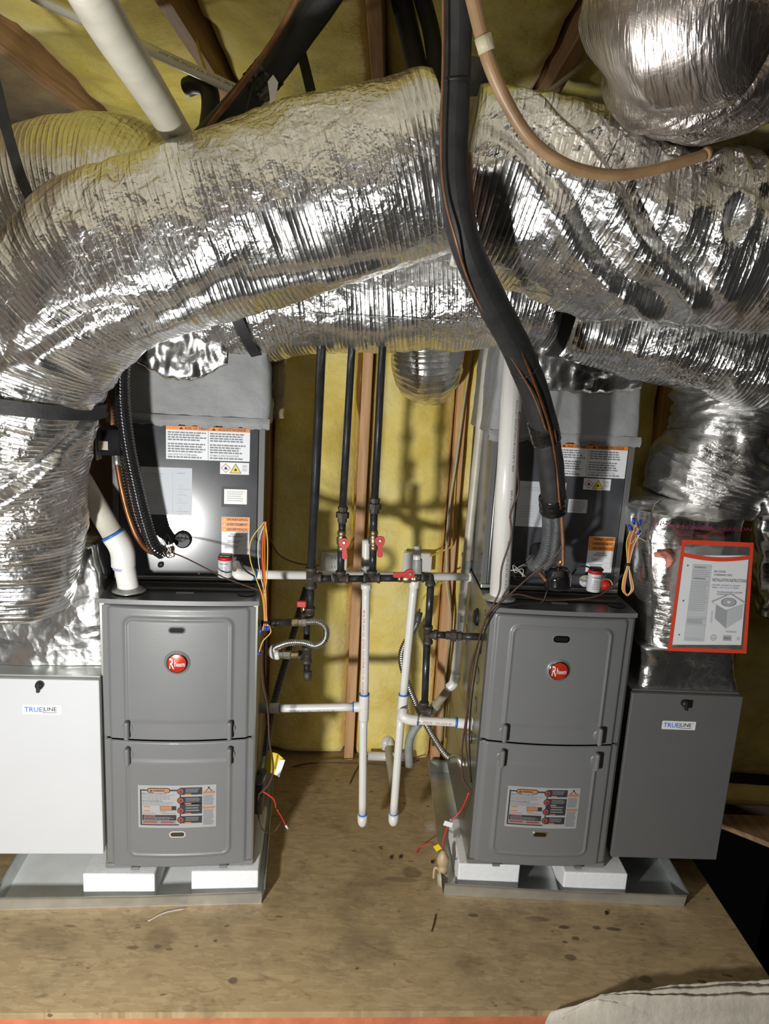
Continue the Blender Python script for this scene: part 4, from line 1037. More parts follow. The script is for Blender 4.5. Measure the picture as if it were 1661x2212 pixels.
pv(T, [(1010, 1246, YH(1010)), (1034, 1246, YH(1034)), (1044, 1244, YH(1044)), (1052, 1240, YH(1052) + .02)], .0172, name='elbow')
pring(T, (545, 1241, YH(545)), (551, 1241, YH(551)), .0175); pring(T, (1003, 1246, YH(1003)), (1009, 1246, YH(1009))); pring(T, (765, 1243.5, YH(765)), (769, 1243.5, YH(769)))
pring(T, (690, 1243, YH(690)), (718, 1243, YH(718)), .0141, 'cyan_stain')
pcup(T, (925, 1246, YH(925)), (960, 1246, YH(960)), .0150, 'pvc_grey'); pcup(T, (775, 1244, YH(775)), (810, 1244, YH(810)), mat='pvc_white', name='tee')
pcup(T, (876, 1245, YH(876)), (925, 1246, YH(925)), mat='pvc_white', name='tee')
pv(T, [(791, 1166, YH(791)), (790, 1236, YH(790))], name='riser'); pv(T, [(901, 1180, YH(901)), (900, 1236, YH(900))], name='riser')
pcup(T, (901, 1208, YH(901)), (901, 1236, YH(901)), .0170, 'pvc_grey', 'reducer'); pcup(T, (790, 1212, YH(790)), (790, 1238, YH(790)), .0150, 'pvc_grey', 'reducer')
# middle standpipe with side arm to the left furnace
Ym = 2.30
T = thing('condensate_trap', 'white standpipe with capped bottom and an arm to the left furnace', 'pipe', at(782, 1785, Ym), 0, 'capped white standpipes between the furnaces')
pv(T, [(791, 1262, Ym), (787, 1505, Ym)]); pv(T, [(785, 1548, Ym), (783, 1762, Ym)], name='drip_leg')
pcup(T, (787, 1500, Ym), (785, 1556, Ym), name='tee'); pcup(T, (763, 1527, Ym), (790, 1527, Ym), name='tee_branch')
pcup(T, (791, 1262, Ym), (791, 1272, Ym)); pring(T, (787, 1498, Ym), (787, 1501, Ym), .0174); pring(T, (762, 1527, Ym), (765, 1527, Ym), .0174); pring(T, (602, 1530, Ym), (605, 1530, Ym))
pv(T, [(602, 1530, Ym), (764, 1527, Ym)], name='side_arm'); pcup(T, (583, 1530, Ym), (603, 1530, Ym)); pcup(T, (563, 1530, Ym), (584, 1530, Ym), .0160, 'pvc_grey', 'reducer')
pring(T, (783, 1757, Ym), (783, 1761, Ym), .0150)
obj('end_cap', rings(at(783, 1760, Ym), at(782.6, 1786, Ym), [(0, .0172), (.5, .0172), (.75, .0150), (.9, .010), (1, .003)], 22), 'pvc_white', T)
pipetext('ASTM D2241  CP-113-P. MADE IN U.S.A.  02/27/26  13:51 PLNC EXT. #13M', at(787, 1505, Ym), at(791, 1262, Ym), PR_, .0065, .30, .008, 'ink_red', T, -.35)
pipetext('ASTM D1785-1120 SCH 40', at(605, 1530, Ym), at(764, 1527, Ym), PR_, .0055, .15, .035, 'ink_grey', T, .45)
Yr_ = 2.28
T = thing('condensate_trap', 'slanting white standpipe with capped bottom and an elbow to the right furnace', 'pipe', at(850, 1782, Yr_), 0, 'capped white standpipes between the furnaces')
pv(T, [(895, 1255, Yr_), (871, 1505, Yr_)]); pv(T, [(866, 1545, Yr_), (850, 1762, Yr_)], name='drip_leg', mat='pvc_white')
pcup(T, (896, 1252, Yr_), (894, 1268, Yr_)); pcup(T, (872, 1500, Yr_), (867, 1552, Yr_), name='tee')
pv(T, [(871, 1535, Yr_ - .03), (872, 1547, Yr_ - .045), (885, 1554, Yr_ - .05), (903, 1556, Yr_ - .05)], .0176, name='elbow')
pv(T, [(900, 1556, Yr_ - .05), (992, 1561, Yr_ - .05)], name='side_arm'); pcup(T, (988, 1561, Yr_ - .05), (1012, 1563, Yr_ - .05)); pcup(T, (1012, 1563, Yr_ - .05), (1018, 1563, Yr_ - .05), .016, 'pvc_grey', 'reducer')
pcup(T, (1018, 1563, Yr_ - .05), (1030, 1564, Yr_ - .05), .020, name='union')
pring(T, (900, 1556, Yr_ - .05), (903, 1556, Yr_ - .05), .0178); pring(T, (983, 1560.5, Yr_ - .05), (988, 1561, Yr_ - .05), .0174); pring(T, (872, 1498, Yr_), (872, 1501, Yr_), .0174)
pring(T, (850, 1756, Yr_), (850, 1760, Yr_), .0150)
obj('end_cap', rings(at(850.3, 1758, Yr_), at(849, 1784, Yr_), [(0, .0172), (.5, .0172), (.75, .0150), (.9, .010), (1, .003)], 22), 'pvc_white', T)
pipetext('M   02/27/26   13:51 PLNC EX', at(903, 1556, Yr_ - .05), at(985, 1561, Yr_ - .05), PR_, .007, .108, .002, 'ink_red', T, .0)
# tall thin pipe on the right with crooked lower end
Yt = 2.55
T = thing('condensate_pipe', 'tall thin off-white pipe in front of the right stud, crooked near the floor', 'pipe', at(885, 1665, Yt))
pv(T, [(1057, 730, Yt - .05), (1004, 1250, Yt - .05)], .0155, 'pvc_old'); pv(T, [(1004, 1250, Yt - .05), (983, 1455, Yt - .05)], .0145, 'pvc_white', 'lower_pipe')
pcup(T, (1009, 1210, Yt - .05), (1007, 1228, Yt - .05), .0162, 'pvc_grey'); pcup(T, (997, 1327, Yt - .05), (996, 1342, Yt - .05), .0150, 'pvc_grey')
pv(T, [(985, 1455, Yt - .05), (980, 1475, Yt - .05), (970, 1486, Yt - .05)], .0180, 'pvc_white', 'elbow')
pv(T, [(975, 1482, Yt - .05), (936, 1530, Yt)], .0155, 'pvc_tan', 'slanting_pipe'); pcup(T, (945, 1519, Yt), (932, 1535, Yt), .019, 'pvc_old')
pv(T, [(932, 1535, Yt), (905, 1562, Yt), (884, 1600, Yt), (884, 1655, Yt)], .0155, 'pvc_grey', 'lower_leg')
T = thing('drain_pipe', 'tan pipe lying on the deck from a white elbow at the wall foot', 'pipe', at(845, 1720, 2.5))
obj('pipe', tube([onz(838, 1605, .085), onz(841, 1640, .06), onz(850, 1700, .02), onz(852, 1757, .02)], .0155, 16, 6), 'pvc_tan', T)
obj('elbow', tube([onz(838, 1628, .05) + Vector((0, .03, -.03)), onz(832, 1606, .09), onz(838, 1598, .10), onz(842, 1612, .08)], .0185, 16, 6), 'pvc_white', T)
w0, w1 = at(795, 1633, 2.80), at(888, 1636, 2.80)
single('drain_pipe', tube([w0, w1], .018, 16, 1), 'pvc_white', 'short white pipe lying along the foot of the wall', 'pipe')

# --- black iron gas manifold
Yg = 2.20
def fit(c, dirs, r, L=.026):
    """cast fitting: body ball plus a collared socket in every direction"""
    c = Vector(c); g = [rings(c + Vector((0, 0, -r * 1.12)), c + Vector((0, 0, r * 1.12)), [(0, r * .3), (.15, r * .85), (.5, r * 1.15), (.85, r * .85), (1, r * .3)], 16)]
    for d in dirs:
        d = Vector(d).normalized(); g.append(rings(c, c + d * L, [(0, r * 1.1), (.62, r * 1.1), (.66, r * 1.32), (.96, r * 1.32), (1, r * 1.2)], 18))
    return join(*g)
def pdir(a, b, Y): return (at(b[0], b[1], Y) - at(a[0], a[1], Y))
R34, R12 = .0140, .0112
T = thing('gas_manifold', 'black iron gas manifold with three risers and red valve handles between the furnaces', 'gas pipe', at(800, 1262, Yg))
def ip(a, b, r=R12, name='pipe', mat='iron_pipe', Y=Yg): return obj(name, tube([at(a[0], a[1], Y), at(b[0], b[1], Y)], r, 18, 1, False), mat, T)
ip((695, 735), (673, 1230), .0136, 'riser'); ip((761, 735), (740, 1100), R12, 'riser'); ip((827, 735), (809, 1085), R12, 'riser')
def tee(p, dirs, r=R12, Y=Yg, name='tee', par=None, L=.026):
    return obj(name, fit(at(p[0], p[1], Y), [pdir(p, (p[0] + dx, p[1] + dy), Y) if len(q) == 2 else Vector(q) for q in dirs for (dx, dy) in [q[:2]]], r, L), 'iron_fitting', par or T)
tee((672, 1248), [(0, -10), (0, 10), (10, 0)], R34, L=.034)
ip((690, 1250), (716, 1250)); tee((736, 1250), [(-10, 0), (10, 0), (0, -10)], .0122)
ip((752, 1250), (785, 1250)); tee((803, 1249), [(-10, 0), (10, 0), (0, -10)], .0122)
ip((820, 1249), (862, 1249))
tee((928, 1247), [(-10, 0), (1, 10)], .0122, name='elbow'); ip((893, 1248), (918, 1248))
def valve(p, ax, handle, hdir, Y=Yg, r=.0125):
    c = at(p[0], p[1], Y); d = pdir(p, (p[0] + ax[0], p[1] + ax[1]), Y).normalized()
    v = obj('ball_valve', rings(c - d * .030, c + d * .030, [(0, r * 1.05), (.2, r * 1.05), (.22, r * .85), (.35, r * 1.25), (.65, r * 1.25), (.78, r * .85), (.8, r * 1.05), (1, r * 1.05)], 8), 'brass', T)
    h0 = at(handle[0], handle[1], Y - .024); hd = pdir(handle, (handle[0] + hdir[0], handle[1] + hdir[1]), Y).normalized(); sd = Vector((0, -1, 0)).cross(hd)
    P = []
    for (a_, w) in ((-.013, .004), (-.010, .012), (0, .0155), (.010, .013), (.020, .0065), (.046, .0085), (.052, .006), (.053, .0)):
        P.append((a_, w))
    out = [h0 + hd * a_ + sd * w for a_, w in P] + [h0 + hd * a_ - sd * w for a_, w in P[::-1]]
    n = len(out); V = out + [q + Vector((0, .006, 0)) for q in out]
    F = [tuple(range(n)), tuple(range(2 * n - 1, n - 1, -1))] + [(i, (i + 1) % n, (i + 1) % n + n, i + n) for i in range(n)]
    h = obj('valve_handle', (V, F), 'red_plastic', v, True, False)
    obj('handle_nut', rings(h0 + Vector((0, .024, 0)), h0 + Vector((0, -.004, 0)), [(0, .006), (.9, .006), (1, .004)], 6), 'zinc', v, True, False)
def union(a, b, r=.0115, Y=Yg, par=None, mat='iron_fitting'):
    return obj('union', rings(at(a[0], a[1], Y), at(b[0], b[1], Y), [(0, r), (.05, r * 1.35), (.22, r * 1.35), (.24, r * 1.15), (.34, r * 1.15), (.36, r * 1.75), (.68, r * 1.75), (.70, r * 1.2), (.92, r * 1.25), (1, r)], 8), mat, par or T, True, False)
union((741, 1093), (739, 1130), .0115); ip((739, 1128), (739, 1150)); valve((738, 1168), (0, -10), (743, 1172), (.5, 10)); ip((737, 1185), (736, 1232))
union((810, 1075), (808, 1110), .0115); ip((808, 1108), (807, 1150)); valve((807, 1167), (0, -10), (821, 1168), (0, 10)); ip((806, 1185), (805, 1232))
valve((880, 1248), (10, 0), (868, 1238), (-10, 1.5)) if False else valve((880, 1249), (10, 0), (886, 1240), (-10, .8))
ip((930, 1265), (925, 1350), R12, 'drop_pipe'); tee((924, 1371), [(0, -10), (0, 10), (10, 0)], .0122, L=.030)
ip((940, 1371), (962, 1372)); union((998, 1374), (962, 1372), .0115); ip((996, 1374), (1043, 1376)); ip((922, 1392), (917, 1520), .0114, 'drop_pipe')
tee((916, 1532), [(0, -10), (10, 4)], .012, name='elbow')
# left drop with dirt leg, flexible connector
ip((671, 1272), (671, 1312), .0118, 'nipple'); tee((669, 1326), [(0, -10), (-7, 5)], .0135, name='elbow', L=.022)
T2 = T
c = at(655, 1302, Yg); 
v = obj('ball_valve', rings(at(662, 1345, Yg + .03), at(656, 1306, Yg + .03), [(0, .010), (.2, .012), (.5, .014), (.8, .011), (1, .010)], 8), 'brass', T)
obj('valve_handle', box(c.x - .018, c.x + .012, c.y - .02, c.y - .008, c.z - .010, c.z + .011, .003), 'red_plastic', v, True, False)
ip((663, 1345), (663, 1398), .0108, 'nipple'); tee((663, 1414), [(0, -10), (0, 10), (-10, 1)], .0125, L=.028)
ip((663, 1432), (664, 1452), .0108, 'nipple')
obj('pipe_cap', rings(at(664, 1450, Yg), at(664, 1467, Yg), [(0, .0135), (.7, .0135), (1, .0115)], 16), 'iron_fitting', T)
T = thing('gas_connector', 'corrugated steel gas connector curling between the left furnace and the black drip tee', 'gas pipe', at(655, 1405, Yg - .03))
obj('hose', tube(path((660, 1343, Yg - .03), (688, 1343, Yg - .035), (704, 1358, Yg - .04), (702, 1382, Yg - .05), (683, 1395, Yg - .05), (655, 1388, Yg - .05), (625, 1388, Yg - .05), (600, 1396, Yg - .04), (591, 1402, Yg - .04)), .0098, 16, 30, disp=corr(.006, .0011), step=.0011), 'flex_steel', T)
for i, (a_, b_, r, m) in enumerate((((662, 1344), (652, 1344), .013, 'zinc'), ((653, 1344), (644, 1344), .0105, 'zinc'), ((645, 1344), (630, 1344), .0125, 'brass'), ((600, 1414), (612, 1414), .011, 'zinc'), ((612, 1414), (628, 1415), .013, 'zinc'), ((628, 1415), (645, 1415), .010, 'brass'))):
    obj('hex_nut', rings(at(a_[0], a_[1], Yg - .03), at(b_[0], b_[1], Yg - .03), [(0, r * .9), (.1, r), (.9, r), (1, r * .9)], 6), m, T, True, False)
obj('nipple', tube(path((632, 1344, Yg - .03), (565, 1346, Yg - .03)), .0105, 14, 1, disp=lambda t, s, p: .0008 * nz(p, 90)), 'iron_pipe', T)
obj('taped_elbow', tube(path((603, 1414, Yg - .03), (592, 1415, Yg - .03), (587, 1408, Yg - .035), (593, 1399, Yg - .04)), .0135, 14, 6, disp=lambda t, s, p: .003 * nz(p, 60)), 'outlet_white', T)

# --- electrical boxes and cables
def outlet(p, w, h, label, rz=0):
    c = at(p[0], p[1], 2.82)
    T = thing('outlet_box', label, 'outlet', c, 0, 'electrical outlets on the wall')
    P = lambda name, g, m, par=T: obj(name, g, m, par, False, False)
    P('box', box(-w / 2 + .004, w / 2 - .004, 0, .05, -h / 2 + .004, h / 2 - .004, .002), 'galvanised'); P('cover', box(-w / 2, w / 2, -.006, 0, -h / 2, h / 2, .003), 'outlet_white')
    r = P('receptacle', plate(plate_rr(0, 0, .017, .036, .008), -.009, -.005), 'outlet_white')
    for zz in (.018, -.018):
        for xx in (-.006, .006): P('slot', box(xx - .001, xx + .001, -.0095, -.0088, zz - .004, zz + .004), 'ink', r)
outlet((721, 1214), .105, .075, 'white outlet cover behind the valve of the second black riser'); outlet((901, 1216), .115, .082, 'white outlet cover behind the short capped pipe stub at right')
def wire(pts, r, mat, label, cat='cable', n=8, group=None, name='cable', seg=8): return single(name, tube([at(*p) for p in pts], r, seg, n), mat, label, cat, group)
wire([(770, 740, 2.835), (766, 900, 2.835), (762, 1100, 2.835), (758, 1165, 2.83), (740, 1195, 2.82)], .0035, 'yellow_cable', 'yellow cable stapled down the left edge of the first bare stud')
wire([(1018, 735, 2.83), (1004, 830, 2.835), (990, 950, 2.835), (982, 1080, 2.835), (978, 1170, 2.82), (960, 1188, 2.81), (928, 1202, 2.80)], .0035, 'yellow_cable', 'yellow cable down the second stud to the right outlet')
wire([(1024, 735, 2.82), (1005, 850, 2.82), (985, 1000, 2.82), (968, 1120, 2.81), (965, 1250, 2.81), (974, 1350, 2.82), (960, 1480, 2.82), (955, 1600, 2.82)], .0045, 'cream_cable', 'cream cable hanging beside the second bare stud')
wire([(978, 1242, 2.78), (950, 1262, 2.75), (915, 1290, 2.72), (905, 1322, 2.70)], .0035, 'yellow_cable', 'yellow cable dipping from the wall into the grey flexible conduit')
wire([(578, 1150, 2.8), (600, 1195, 2.8), (640, 1216, 2.8), (690, 1222, 2.8)], .003, 'copper_dull', 'thin brown cable on the shaded wall right of the left coil cabinet')
T = thing('flexible_conduit', 'grey steel flexible conduit looping behind the slanting standpipe to the right furnace', 'conduit', at(900, 1500, 2.5))
obj('hose', tube(path((905, 1322, 2.68), (898, 1352, 2.66), (872, 1395, 2.62), (867, 1430, 2.58), (880, 1475, 2.54), (905, 1535, 2.46), (935, 1590, 2.40), (962, 1630, 2.36), (985, 1642, 2.33)), .0115, 14, 26, disp=corr(.008, .0012), step=.0015), 'flex_steel', T)
obj('end_sleeve', tube(path((906, 1322, 2.68), (900, 1346, 2.665)), .0135, 14, 2), 'grey_tape', T)
obj('connector', tube(path((975, 1640, 2.33), (992, 1640, 2.31), (1000, 1655, 2.30)), .014, 14, 5), 'zinc', T)
T = thing('flexible_conduit', 'dark flexible conduit slanting down beside the left furnace to a metal connector', 'conduit', at(600, 1500, 2.4))
obj('hose', tube(path((662, 1270, 2.60), (645, 1330, 2.55), (620, 1420, 2.48), (597, 1500, 2.40), (582, 1570, 2.32), (574, 1635, 2.24)), .013, 14, 26, disp=corr(.008, .0012), step=.0016), 'dark_steel', T)
obj('connector', tube(path((573, 1632, 2.24), (566, 1652, 2.22), (561, 1674, 2.20)), .009, 12, 3), 'zinc', T)

# --- refrigerant lines in the centre
T = thing('refrigerant_line', 'thick black insulated line hanging down the middle to the right coil cabinet', 'refrigerant line', at(1190, 1090, 2.06))
obj('insulation', tube(path((990, -60, 1.50), (988, 120, 1.53), (980, 300, 1.54), (984, 430, 1.54), (1012, 545, 1.57), (1062, 650, 1.68), (1112, 745, 1.82), (1150, 835, 1.92), (1177, 925, 1.98)), [.026, .027, .028, .030, .032, .034, .036, .037, .037], 24, 12, disp=lambda t, s, p: .0016 * nz(p, 18)), 'rubber_foam', T)
obj('insulation', tube(path((1180, 950, 1.99), (1190, 1010, 2.02), (1196, 1080, 2.05)), [.036, .036, .034], 22, 10, disp=lambda t, s, p: .0012 * nz(p, 25)), 'rubber_foam', T)
obj('tape_wrap', tube(path((1170, 908, 1.975), (1181, 952, 1.995)), .0395, 24, 14, disp=tapewrap(1)), 'tape_black', T)
obj('tape_wrap', tube(path((1193, 1073, 2.045), (1195, 1105, 2.06)), .0385, 24, 14, disp=tapewrap(2)), 'tape_black', T)
obj('corrugated_sleeve', tube(path((1186, 1100, 2.075), (1186, 1150, 2.09), (1178, 1195, 2.09), (1160, 1222, 2.10), (1150, 1212, 2.14)), .020, 18, 30, disp=corr(.008, .0016), step=.0016), 'grey_tape', T)
obj('corrugated_sleeve', tube(path((1201, 1100, 2.055), (1202, 1150, 2.07), (1194, 1200, 2.08), (1176, 1226, 2.09)), .014, 18, 30, disp=corr(.007, .0014), step=.0016), 'grey_tape', T)
T = thing('refrigerant_line', 'copper line taped beside the thick black line, ending at the black canister', 'refrigerant line', at(1215, 1215, 2.06))
obj('copper_pipe', tube(path((1012, 330, 1.56), (1018, 430, 1.565), (1036, 545, 1.60), (1082, 655, 1.68), (1135, 760, 1.82), (1172, 850, 1.91), (1196, 935, 1.955), (1206, 1010, 1.995), (1212, 1100, 2.03), (1216, 1170, 2.05), (1216, 1222, 2.06)), .0058, 12, 12), 'copper_dull', T)
obj('copper_pipe', tube(path((1007, 400, 1.53), (1026, 540, 1.57), (1070, 650, 1.65), (1125, 757, 1.79), (1163, 850, 1.88), (1190, 935, 1.94), (1202, 1010, 1.985), (1210, 1100, 2.02)), .0040, 10, 12), 'copper', T)
wire([(957, -20, 1.47), (957, 120, 1.49), (953, 330, 1.50), (962, 430, 1.50), (985, 520, 1.51), (1010, 600, 1.57), (1048, 680, 1.68), (1100, 765, 1.80), (1150, 850, 1.87), (1180, 930, 1.93)], .0026, 'copper_dull', 'thin brown wire running down the front of the thick black line')
for (p, Y, R_) in (((985, 178), 1.533, .0290), ((1150, 790), 1.86, .0372)):
    q = at(*p, Y) if p[0] < 1000 else at(1133, 793, 1.873)
    single('cable_tie', (lambda d_: rings(q - d_, q + d_, [(0, R_ * .97), (.5, R_), (1, R_ * .97)], 28))((at(988, 120, 1.53) - at(980, 300, 1.54)).normalized() * .0025 if p[0] < 1000 else (at(1112, 745, 1.82) - at(1150, 835, 1.92)).normalized() * .0025), 'black', 'black cable tie high on the thick black line' if p[0] < 1000 else 'black cable tie where the thick black line bends below the ducts', 'cable tie', 'cable ties on the thick black line')
# second insulated line and straps behind at the top
wire([(860, -30, 2.35), (895, 120, 2.33), (925, 260, 2.3), (940, 400, 2.28)], .030, 'rubber_foam', 'dark insulated line behind the thick black line at the top', 'refrigerant line', 8, None, 'refrigerant_line', 18)
wire([(905, -30, 2.30), (935, 90, 2.29), (948, 260, 2.28), (950, 400, 2.26)], .024, 'rubber_foam', 'second dark line close behind the thick black line at the top', 'refrigerant line', 8, None, 'refrigerant_line', 18)
single('duct_end', rings(at(1015, 165, 2.05), at(1040, 168, 2.3), [(0, .042), (.1, .045), (1, .045)], 24), 'grey_tape', 'dark grey round stub half hidden right of the thick black line', 'duct')
# filter drier
c = at(1204, 1222, 2.10); c2 = at(1205, 1277, 2.085)
T = thing('filter_drier', 'glossy black canister under the copper line in front of the right coil cabinet', 'canister', c2)
obj('canister', rings(c2, c, [(0, .012), (.02, .024), (.12, .037), (.2, .0385), (.45, .0395), (.50, .0410), (.55, .0395), (.78, .037), (.93, .027), (1, .012)], 32), 'black_gloss', T)
obj('brass_stub', rings(c, at(1212, 1212, 2.055), [(0, .009), (.7, .009), (.75, .006), (1, .0065)], 14), 'brass', T)
obj('inlet_pipe', tube(path((1180, 1255, 2.07), (1165, 1235, 2.10), (1150, 1215, 2.13)), .0055, 10, 5), 'copper_dull', T)
# tan hose
T = thing('drain_hose', 'tan plastic hose curving across the front of the right foil duct', 'hose', at(1330, 377, 1.50))
obj('hose', tube(path((1012, -40, 1.40), (1040, 75, 1.42), (1060, 145, 1.43), (1098, 228, 1.45), (1150, 305, 1.47), (1225, 357, 1.49), (1320, 378, 1.51), (1420, 365, 1.53), (1525, 334, 1.56)), [.0125, .0125, .0125, .012, .0118, .0115, .0112, .011, .0105], 18, 10), 'tan_tube', T)
obj('coupling', tube(path((1042, 78, 1.42), (1052, 112, 1.425)), .0150, 18, 2), 'cream_cable', T)
obj('hose_end', rings(at(1521, 335, 1.558), at(1530, 331, 1.562), [(0, .0125), (1, .0130)], 16), 'tan_tube', T)
# upper left bundle
T = thing('refrigerant_line', 'black insulated bundle slanting from the top centre left down behind the big arch', 'refrigerant line', at(420, 345, 2.15))
obj('insulation', tube(path((735, -60, 2.0), (668, 40, 2.02), (600, 135, 2.06), (520, 225, 2.12), (430, 320, 2.2), (380, 380, 2.25)), [.040, .040, .038, .040, .038, .036], 22, 10, disp=lambda t, s, p: .003 * nz(p, 14)), 'rubber_foam', T)
obj('copper_pipe', tube(path((655, -30, 1.97), (608, 60, 1.98), (560, 132, 1.99), (510, 200, 2.04), (455, 270, 2.12), (415, 335, 2.18)), .0075, 12, 10), 'copper_dull', T)
obj('tape_wrap', tube(path((585, 152, 2.065), (552, 190, 2.09)), [.043, .042], 20, 10, disp=tapewrap(5, .004)), 'tape_black', T)
T = thing('pipe_hanger', 'pale plaster-splashed metal hanger strap holding the upper left black bundle', 'hanger', at(585, 208, 1.84))
obj('strap', plate([(-.010, -.052), (-.028, -.075), (.030, -.075), (.012, -.050), (.010, -.010), (.016, .030), (.004, .045), (-.008, .030), (-.002, -.005)], 0, .003), 'outlet_white', T, False, False)
wire([(545, 190, 1.99), (535, 230, 1.95), (522, 282, 1.86)], .002, 'black', 'thin dark cord dangling from the upper left black bundle', 'cord')
wire([(385, -20, 2.56), (415, 60, 2.56), (440, 140, 2.56), (470, 215, 2.56)], .004, 'yellow_cable', 'yellow cable stapled along the rafter at upper left')
single('elbow_pipe', tube(path((405, 188, 2.5), (425, 182, 2.48), (450, 192, 2.46), (455, 235, 2.44), (445, 300, 2.4)), .028, 16, 6), 'black', 'black pipe elbow under the rafters right of the sloping white pipe', 'pipe')

# --- left coil: conduits, copper, valve box, sensor wires
Yc = 2.05
T = thing('refrigerant_line', 'pair of black corrugated conduits dropping to the left coil cabinet', 'refrigerant line', at(340, 1190, Yc))
obj('corrugated_sleeve', tube(path((268, 700, 1.98), (264, 800, 1.99), (266, 880, 2.0), (276, 960, 2.02), (292, 1040, 2.04), (310, 1115, 2.06), (330, 1175, 2.08), (352, 1195, 2.11)), .019, 18, 30, disp=corr(.009, .0018), step=.0018), 'black_gloss', T)
obj('corrugated_sleeve', tube(path((252, 700, 2.04), (250, 800, 2.04), (258, 900, 2.05), (272, 990, 2.05), (284, 1060, 2.06), (300, 1125, 2.07), (325, 1185, 2.09)), .016, 18, 30, disp=corr(.009, .0016), step=.0018), 'black_gloss', T)
T = thing('refrigerant_line', 'copper line with a silver joint curving under the left black conduits', 'refrigerant line', at(330, 1195, Yc))
obj('copper_pipe', tube(path((251, 990, 2.04), (262, 1050, 2.04), (277, 1110, 2.05), (297, 1160, 2.06), (322, 1190, 2.08), (350, 1192, 2.10), (372, 1185, 2.14)), .0080, 12, 12), 'copper', T)
obj('copper_pipe', tube(path((232, 740, 2.05), (236, 830, 2.05), (243, 925, 2.05)), .0075, 12, 8), 'copper_dull', T)
obj('solder_joint', rings(at(250, 975, 2.04), at(254, 1005, 2.04), [(0, .007), (.1, .0095), (.5, .0095), (.55, .0105), (.9, .0105), (1, .008)], 14), 'zinc', T)
c = at(246, 955, 2.04)
T = thing('valve_box', 'small black box with a pale sticker on the left copper line', 'box', c)
obj('box', box(-.030, .026, -.022, .022, -.036, .038, .005), 'black_gloss', T, False, False)
obj('bracket', box(-.042, -.038, -.024, .01, -.050, .042, .001), 'zinc', T, False, False)
obj('sticker', box(-.034, -.008, -.0235, -.0222, -.020, .004), 'pvc_tan', T, False, False)
rnd = random.Random(4)
T = thing('wire_tangle', 'loose thin sensor wires at the end of the left conduits', 'wires', at(370, 1200, 2.1))
for i in range(7):
    x0, y0 = 350 + rnd.uniform(-6, 6), 1180 + rnd.uniform(-5, 8)
    pts = [(x0, y0, 2.09)] + [(x0 + (j + 1) * rnd.uniform(4, 12), y0 + rnd.uniform(-22, 26) * (1 if i % 2 else -1), 2.09 - rnd.uniform(0, .03)) for j in range(3)]
    obj('wire', tube([at(*p) for p in pts], .0011, 6, 6), ('black', 'white_wire', 'brown_wire')[i % 3], T)
wire([(362, 1190, 2.09), (400, 1205, 2.07), (440, 1225, 2.05), (490, 1250, 2.03), (560, 1275, 2.02)], .0022, 'brown_wire', 'brown wire crossing in front of the left coil cabinet base')
single('rubber_cap', rings(at(345, 1222, 2.1), at(350, 1217, 2.08), [(0, .006), (.5, .009), (1, .006)], 12), 'black', 'small black rubber cap dangling under the left conduits', 'cap')
wire([(515, 1208, 2.08), (530, 1232, 2.06), (552, 1248, 2.05), (562, 1275, 2.03)], .0024, 'black', 'black wire looping from the left float switch to the furnace top')

# --- white overflow switches with red caps
def fswitch(p, r, h, label, Y):
    c = at(p[0], p[1], Y)
    T = thing('overflow_switch', label, 'float switch', c, 0, 'white overflow switches with red caps')
    obj('body', rings((0, 0, 0), (0, 0, h), [(0, r * .96), (.05, r), (.95, r), (1, r * .96)], 28), 'white_paint', T, False)
    obj('red_cap', join(rings((0, 0, h), (0, 0, h + .010), [(0, r * 1.02), (.7, r * 1.02), (1, r * .9)], 28)), 'red_plastic', T, False)
    obj('terminal_block', box(-r * .8, r * 1.0, -r * .8, r * .5, h + .010, h + .017, .003), 'tape_black', T, False, False)
    S = Sheet([]); S.text('SafetySwitch', 0, h * .78, .0055, 'ink', 0, w=r * 1.15, center=True); S.lines(-r * .55, h * .15, r * .55, h * .70, 6, 'ink_grey', 0, .35)
    S.build('printed_text', T, lambda x, z, l: (r * sin(x / r) * 1.01, -r * cos(x / r) * 1.012, z))
    return T
fswitch((486, 1245, ), .0205, .052, 'white overflow switch with red cap in front of the left coil label', 2.08)
fswitch((1281, 1276), .0205, .056, 'white overflow switch with red cap at the foot of the right coil cabinet', 2.13)
wire([(1236, 1240, 2.12), (1250, 1225, 2.11), (1268, 1224, 2.11), (1280, 1232, 2.12)], .0024, 'black', 'black wire from the right overflow switch to the canister')
T = thing('drain_fitting', 'red and white drain plugs low on the right coil cabinet', 'plug', at(1285, 1265, 2.27))
for (p, m) in (((1262, 1255), 'white_paint'), ((1306, 1262), 'red_plastic')):
    q = at(*p, 2.27); obj('plug', rings(q, q + Vector((0, -.02, 0)), [(0, .017), (.5, .017), (.55, .012), (1, .012)], 20), m, T)
    C_ = [q + Vector((.021 * cos(a_), -.012, .021 * sin(a_))) for a_ in [i * pi / 5 - .4 for i in range(6)]]
    obj('wire_loop', tube(C_, .0018, 6, 5), 'cream_cable', T)
for i, p in enumerate(((1058, 1222), (1058, 1244))):
    q = at(p[0], p[1], 2.42)
    single('drain_plug', rings(q, q + Vector((-.03, -.02, 0)), [(0, .014), (.5, .015), (.6, .012), (1, .013)], 8), 'red_plastic', 'upper red plug left of the thick right pipe' if i == 0 else 'lower red plug left of the thick right pipe', 'plug', 'red plugs on the side of the right coil')

